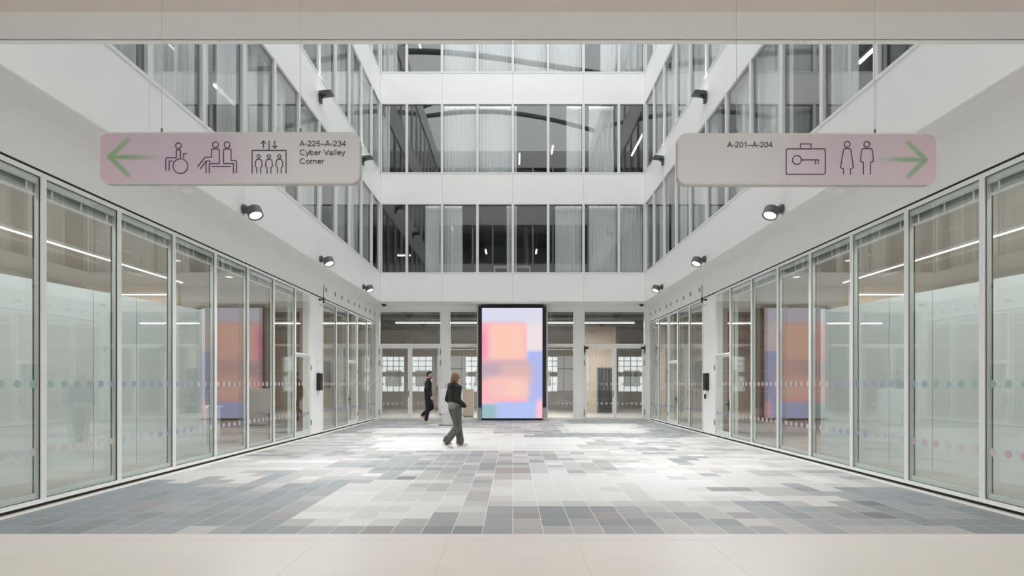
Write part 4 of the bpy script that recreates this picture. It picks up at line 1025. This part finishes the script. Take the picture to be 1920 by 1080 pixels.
# --- man in black, in profile, walking right
km = 20.25/F
P = empty('person', ((803.0-U0)*km, 20.25, 0.004), math.radians(4), label='person in black shirt and trousers with glasses and beige shoes, walking by the far doors', cat='person')
hipL, hipR = Vector((0, 0.09, 1.0)), Vector((-0.01, -0.09, 1.0))
kneeR, ankR = Vector((0.0, -0.09, 0.54)), Vector((-0.07, -0.09, 0.10))
kneeL, ankL = Vector((0.12, 0.09, 0.57)), Vector((-0.22, 0.09, 0.265))
body = MB(); q = head(body, (0.06, 0, 1.775), 1.06, math.radians(-6))
body.capsule((0.035, 0, 1.69), 0.055, (-0.0, 0, 1.57), 0.068)
body.capsule((0, 0, 1.46), 0.14, (0, 0, 1.08), 0.125, sx=0.82, sy=1.1); body.capsule((0, 0.14, 1.51), 0.065, (0, -0.14, 1.51), 0.065)
for hp, kn, an in ((hipL, kneeL, ankL), (hipR, kneeR, ankR)):
    body.capsule(hp, 0.09, kn, 0.06); body.capsule(kn, 0.06, an, 0.04); body.capsule(an, 0.04, an+Vector((0.1, 0, -0.06)), 0.03)
arms = {}
for sd in (1, -1):
    sh = Vector((0, 0.19*sd, 1.52))
    el = Vector((-0.05, 0.255*sd, 1.22)) if sd < 0 else Vector((-0.12, 0.25, 1.23)); wr = Vector((0.12, -0.24, 1.0)) if sd < 0 else Vector((-0.10, 0.25, 0.98))
    arms[sd] = (sh, el, wr); body.capsule(sh, 0.055, el, 0.043); body.capsule(el, 0.043, wr, 0.028); hand(body, wr, (0.35, 0.02*sd, -0.92), sd, 0.4)
fuse('body', body, 'skin', P, 0.0055, 2); eyes(q, P, 1.06)
hair = MB(); hair.ell(q(-0.024, 0, 0.048), 0.108, 0.088, 0.088); hair.ell(q(-0.06, 0, 0.005), 0.06, 0.078, 0.07); hair.capsule(q(0.06, 0, 0.1), 0.03, q(-0.02, 0, 0.125), 0.04)
fuse('hair', hair, 'hair_dark', P, 0.008, 3)
bd = MB(); bd.capsule(q(0.055, 0.0, -0.098), 0.036, q(0.03, 0, -0.098), 0.044); bd.capsule(q(0.03, 0.052, -0.07), 0.022, q(0.0, 0.064, -0.035), 0.016); bd.capsule(q(0.03, -0.052, -0.07), 0.022, q(0.0, -0.064, -0.035), 0.016)
fuse('beard', bd, 'hair_dark', P, 0.006, 2)
gl_ = MB()
for y in (-0.033, 0.033):
    pts = [q(0.098, y+0.026*math.cos(2*PI*i/14), 0.012+0.02*math.sin(2*PI*i/14)) for i in range(15)]
    for a, b in zip(pts[:-1], pts[1:]): gl_.tube(a, b, 0.0035, n=6)
    gl_.tube(q(0.098, y+math.copysign(0.026, y), 0.014), q(0.0, math.copysign(0.082, y), 0.012), 0.0035, n=6)
gl_.tube(q(0.1, -0.008, 0.014), q(0.1, 0.008, 0.014), 0.0035, n=6)
obj('glasses', gl_, 'black', P)
jk = MB(); jk.capsule((0.0, 0, 1.46), 0.16, (0.0, 0, 1.04), 0.158, sx=0.86, sy=1.12); jk.capsule((0, 0.155, 1.52), 0.085, (0, -0.155, 1.52), 0.085); jk.capsule((0.0, 0, 1.1), 0.16, (0, 0, 0.98), 0.155, sx=0.9, sy=1.1)
jk.capsule((0.005, 0.03, 1.6), 0.078, (0.005, -0.03, 1.6), 0.078)
for sd in (1, -1):
    sh, el, wr = arms[sd]; jk.capsule(sh, 0.078, el, 0.066); jk.capsule(el, 0.066, wr+(el-wr)*0.08, 0.05)
fuse('shirt', jk, 'black_cloth', P, 0.009, 5)
tr = MB(); tr.capsule((0, 0.06, 0.98), 0.13, (0, -0.06, 0.98), 0.13, sx=0.95)
for hp, kn, an in ((hipL, kneeL, ankL), (hipR, kneeR, ankR)):
    tr.capsule(hp, 0.12, kn, 0.09); tr.capsule(kn, 0.09, an+Vector((0, 0, 0.03)), 0.066)
fuse('trousers', tr, 'black_cloth', P, 0.01, 5)
shoe('shoe', ankR+Vector((0, 0, -0.004)), 0.0, 0.0, 'shoe_beige', P, 0.31); shoe('shoe', ankL, 0.0, 0.62, 'shoe_beige', P, 0.31)

# ------------------------------------------------------------------ curtains and lamps in the upper rooms
def curtain_mesh(w, h, folds):
    mb = MB(); n = int(folds*7); ph = R.random()*6; am = 0.035
    pts = []
    for i in range(n+1):
        x = w*i/n; pts.append((x, am*math.sin(2*PI*folds*i/n+ph+0.7*math.sin(5*i/n))*(0.6+0.4*math.sin(3.1*i/n+ph))))
    fz = [0.0, 0.35*h, 0.7*h, h]
    for kz, z in enumerate(fz):
        for x, y in pts: mb.v.append((x+(0.012*math.sin(9*x+ph)*(3-kz)/3), y*(1.1-0.25*kz/3), z))
    m_ = n+1
    for kz in range(3):
        for i in range(n): mb.f.append((kz*m_+i, kz*m_+i+1, (kz+1)*m_+i+1, (kz+1)*m_+i)); mb.m.append(0)
    return mb
def curtain(loc, rz, w, h, label):
    t = empty('curtain', loc, rz, label=label, cat='curtain', group='sheer white curtains of the upper windows')
    obj('cloth', curtain_mesh(w, h, max(3, w*7.5)), 'sheer', t, smooth=True)
    obj('rail', MB().box(-0.03, w+0.03, -0.012, 0.012, h, h+0.03), 'white_frame', t)
BC = {0: [(798, 826), (830, 867), (950, 969), (1041, 1091), (1104, 1158), (1161, 1207)], 1: [(715, 731), (830, 893), (896, 969), (1062, 1091), (1104, 1150)],
      2: [(715, 745), (830, 960), (963, 1092), (1126, 1158), (1161, 1207)]}
kb = (YB+0.3)/F
for si, (z0, z1) in enumerate(STOREYS):
    hc_ = z1-z0+0.35
    zb = z0-0.32
    for i, (ua, ub) in enumerate(BC[si]):
        curtain(((ua-U0)*kb, YB+0.30, zb), 0, (ub-ua)*kb, hc_, '%s sheer curtain from the left in the far facade, %s' % (ORD[i], SNAME[si]))
    for s in (-1, 1):
        y = 5.6; i = 0
        while y < 20.2:
            w = R.choice([1.1, 1.6, 2.2, 2.6]); w = min(w, 20.6-y)
            if w > 0.4:
                lab = '%s sheer curtain from the hall end, %s facade, %s' % (ORD[min(i, 13)], SIDE[s], SNAME[si])
                curtain((s*(XU+0.30), y if s < 0 else y+w, zb), PI/2 if s < 0 else -PI/2, w, hc_, lab)
            y += w+R.choice([0.25, 0.5, 0.9, 1.3]); i += 1
LAMPS = [((-6.75, 12.3, 8.2), 0.9, 'y', 'short glowing tube behind the left first storey windows'), ((-8.2, 15.5, 8.15), 1.6, 'y', 'second glowing tube deeper behind the left first storey windows'),
         ((6.75, 13.9, 8.2), 0.9, 'y', 'glowing tube behind the right first storey windows, nearer the far wall'), ((7.3, 10.6, 8.2), 0.9, 'y', 'glowing tube behind the right first storey windows, nearer the hall'),
         ((5.5, 23.0, 12.0), 2.2, 'y', 'long glowing tube in the right corner behind the second storey far windows'), ((-1.2, 24.0, 7.35), 0.7, 'y', 'glowing tube behind the fourth first storey far window'),
         ((1.05, 24.0, 7.35), 0.7, 'y', 'glowing tube behind the fifth first storey far window'), ((-5.1, 24.0, 7.1), 0.6, 'x', 'short level glowing tube behind the leftmost first storey far window'),
         ((-2.6, 23.0, 8.1), 0.7, 'y', 'glowing tube behind the curtain of the third first storey far window'), ((0.3, 24.0, 11.6), 1.2, 'y', 'glowing tube behind the fifth second storey far window'),
         ((1.7, 23.0, 11.5), 0.8, 'y', 'glowing tube behind the sixth second storey far window'), ((4.5, 22.4, 16.0), 1.6, 'y', 'glowing tube behind the right top storey far windows'),
         ((-4.0, 22.4, 16.0), 1.2, 'y', 'glowing tube behind the left top storey far windows'), ((6.9, 17.5, 12.0), 1.4, 'y', 'glowing tube behind the right second storey windows near the far corner'),
         ((-6.9, 17.5, 12.0), 1.2, 'y', 'glowing tube behind the left second storey windows near the far corner')]
CEILZ = [8.50, 12.36, 16.24]
for (x, y, z), L, ax, lab in LAMPS:
    cz = [c for c in CEILZ if c > z][0]
    t = empty('tube_lamp', (x, y, z), 0 if ax == 'x' else PI/2, label=lab, cat='lamp')
    obj('housing', MB().box(0, L, -0.035, 0.035, 0.04, 0.09), 'white_frame', t); obj('diffuser', MB().box(0.01, L-0.01, -0.033, 0.033, 0, 0.04), 'tube', t)
    for q_ in (0.15, L-0.15): obj('suspension', MB().tube((q_, 0, 0.09), (q_, 0, cz-z), 0.004, n=6), 'cable', t)
# furniture behind the first storey far windows
t = empty('cabinet', (-0.35, 21.9, 5.05), 0, label='low white shelf cabinet behind the middle first storey far windows', cat='cabinet')
obj('body', MB().ring(-0.4, 1.05, 0, 1.1, 0.04, -0.2, 0.2), 'cabinet_white', t); obj('back', MB().box(-0.36, 1.01, 0.17, 0.2, 0.04, 1.06), 'office_wall', t)
obj('shelf', MB().box(-0.36, 1.01, -0.19, 0.17, 0.75, 0.78), 'cabinet_white', t); obj('divider', MB().box(0.3, 0.33, -0.19, 0.17, 0.04, 1.06), 'cabinet_white', t)
for i, x in enumerate((-3.6, -1.7, 0.6, 3.2)):
    t = struct('column_%d' % (i+1), MB().tube((x, 24.6, 5.05), (x, 24.6, 8.5), 0.12, n=16), 'column', '%s slim grey column from the left behind the first storey far windows' % ORD[i], 'column')
for i, (x, w) in enumerate(((-3.4, 1.5), (2.2, 1.5))):
    t = empty('desk', (x, 23.4, 5.05), 0, label='white office desk behind the first storey far windows, %s' % ('left' if i == 0 else 'right'), cat='desk')
    obj('desktop', MB().box(-w/2, w/2, -0.4, 0.4, 0.71, 0.74), 'cabinet_white', t)
    for a in (-1, 1):
        for b in (-1, 1): obj('leg', MB().box(a*(w/2-0.05)-0.025, a*(w/2-0.05)+0.025, b*0.35-0.025, b*0.35+0.025, 0, 0.71), 'steel', t)
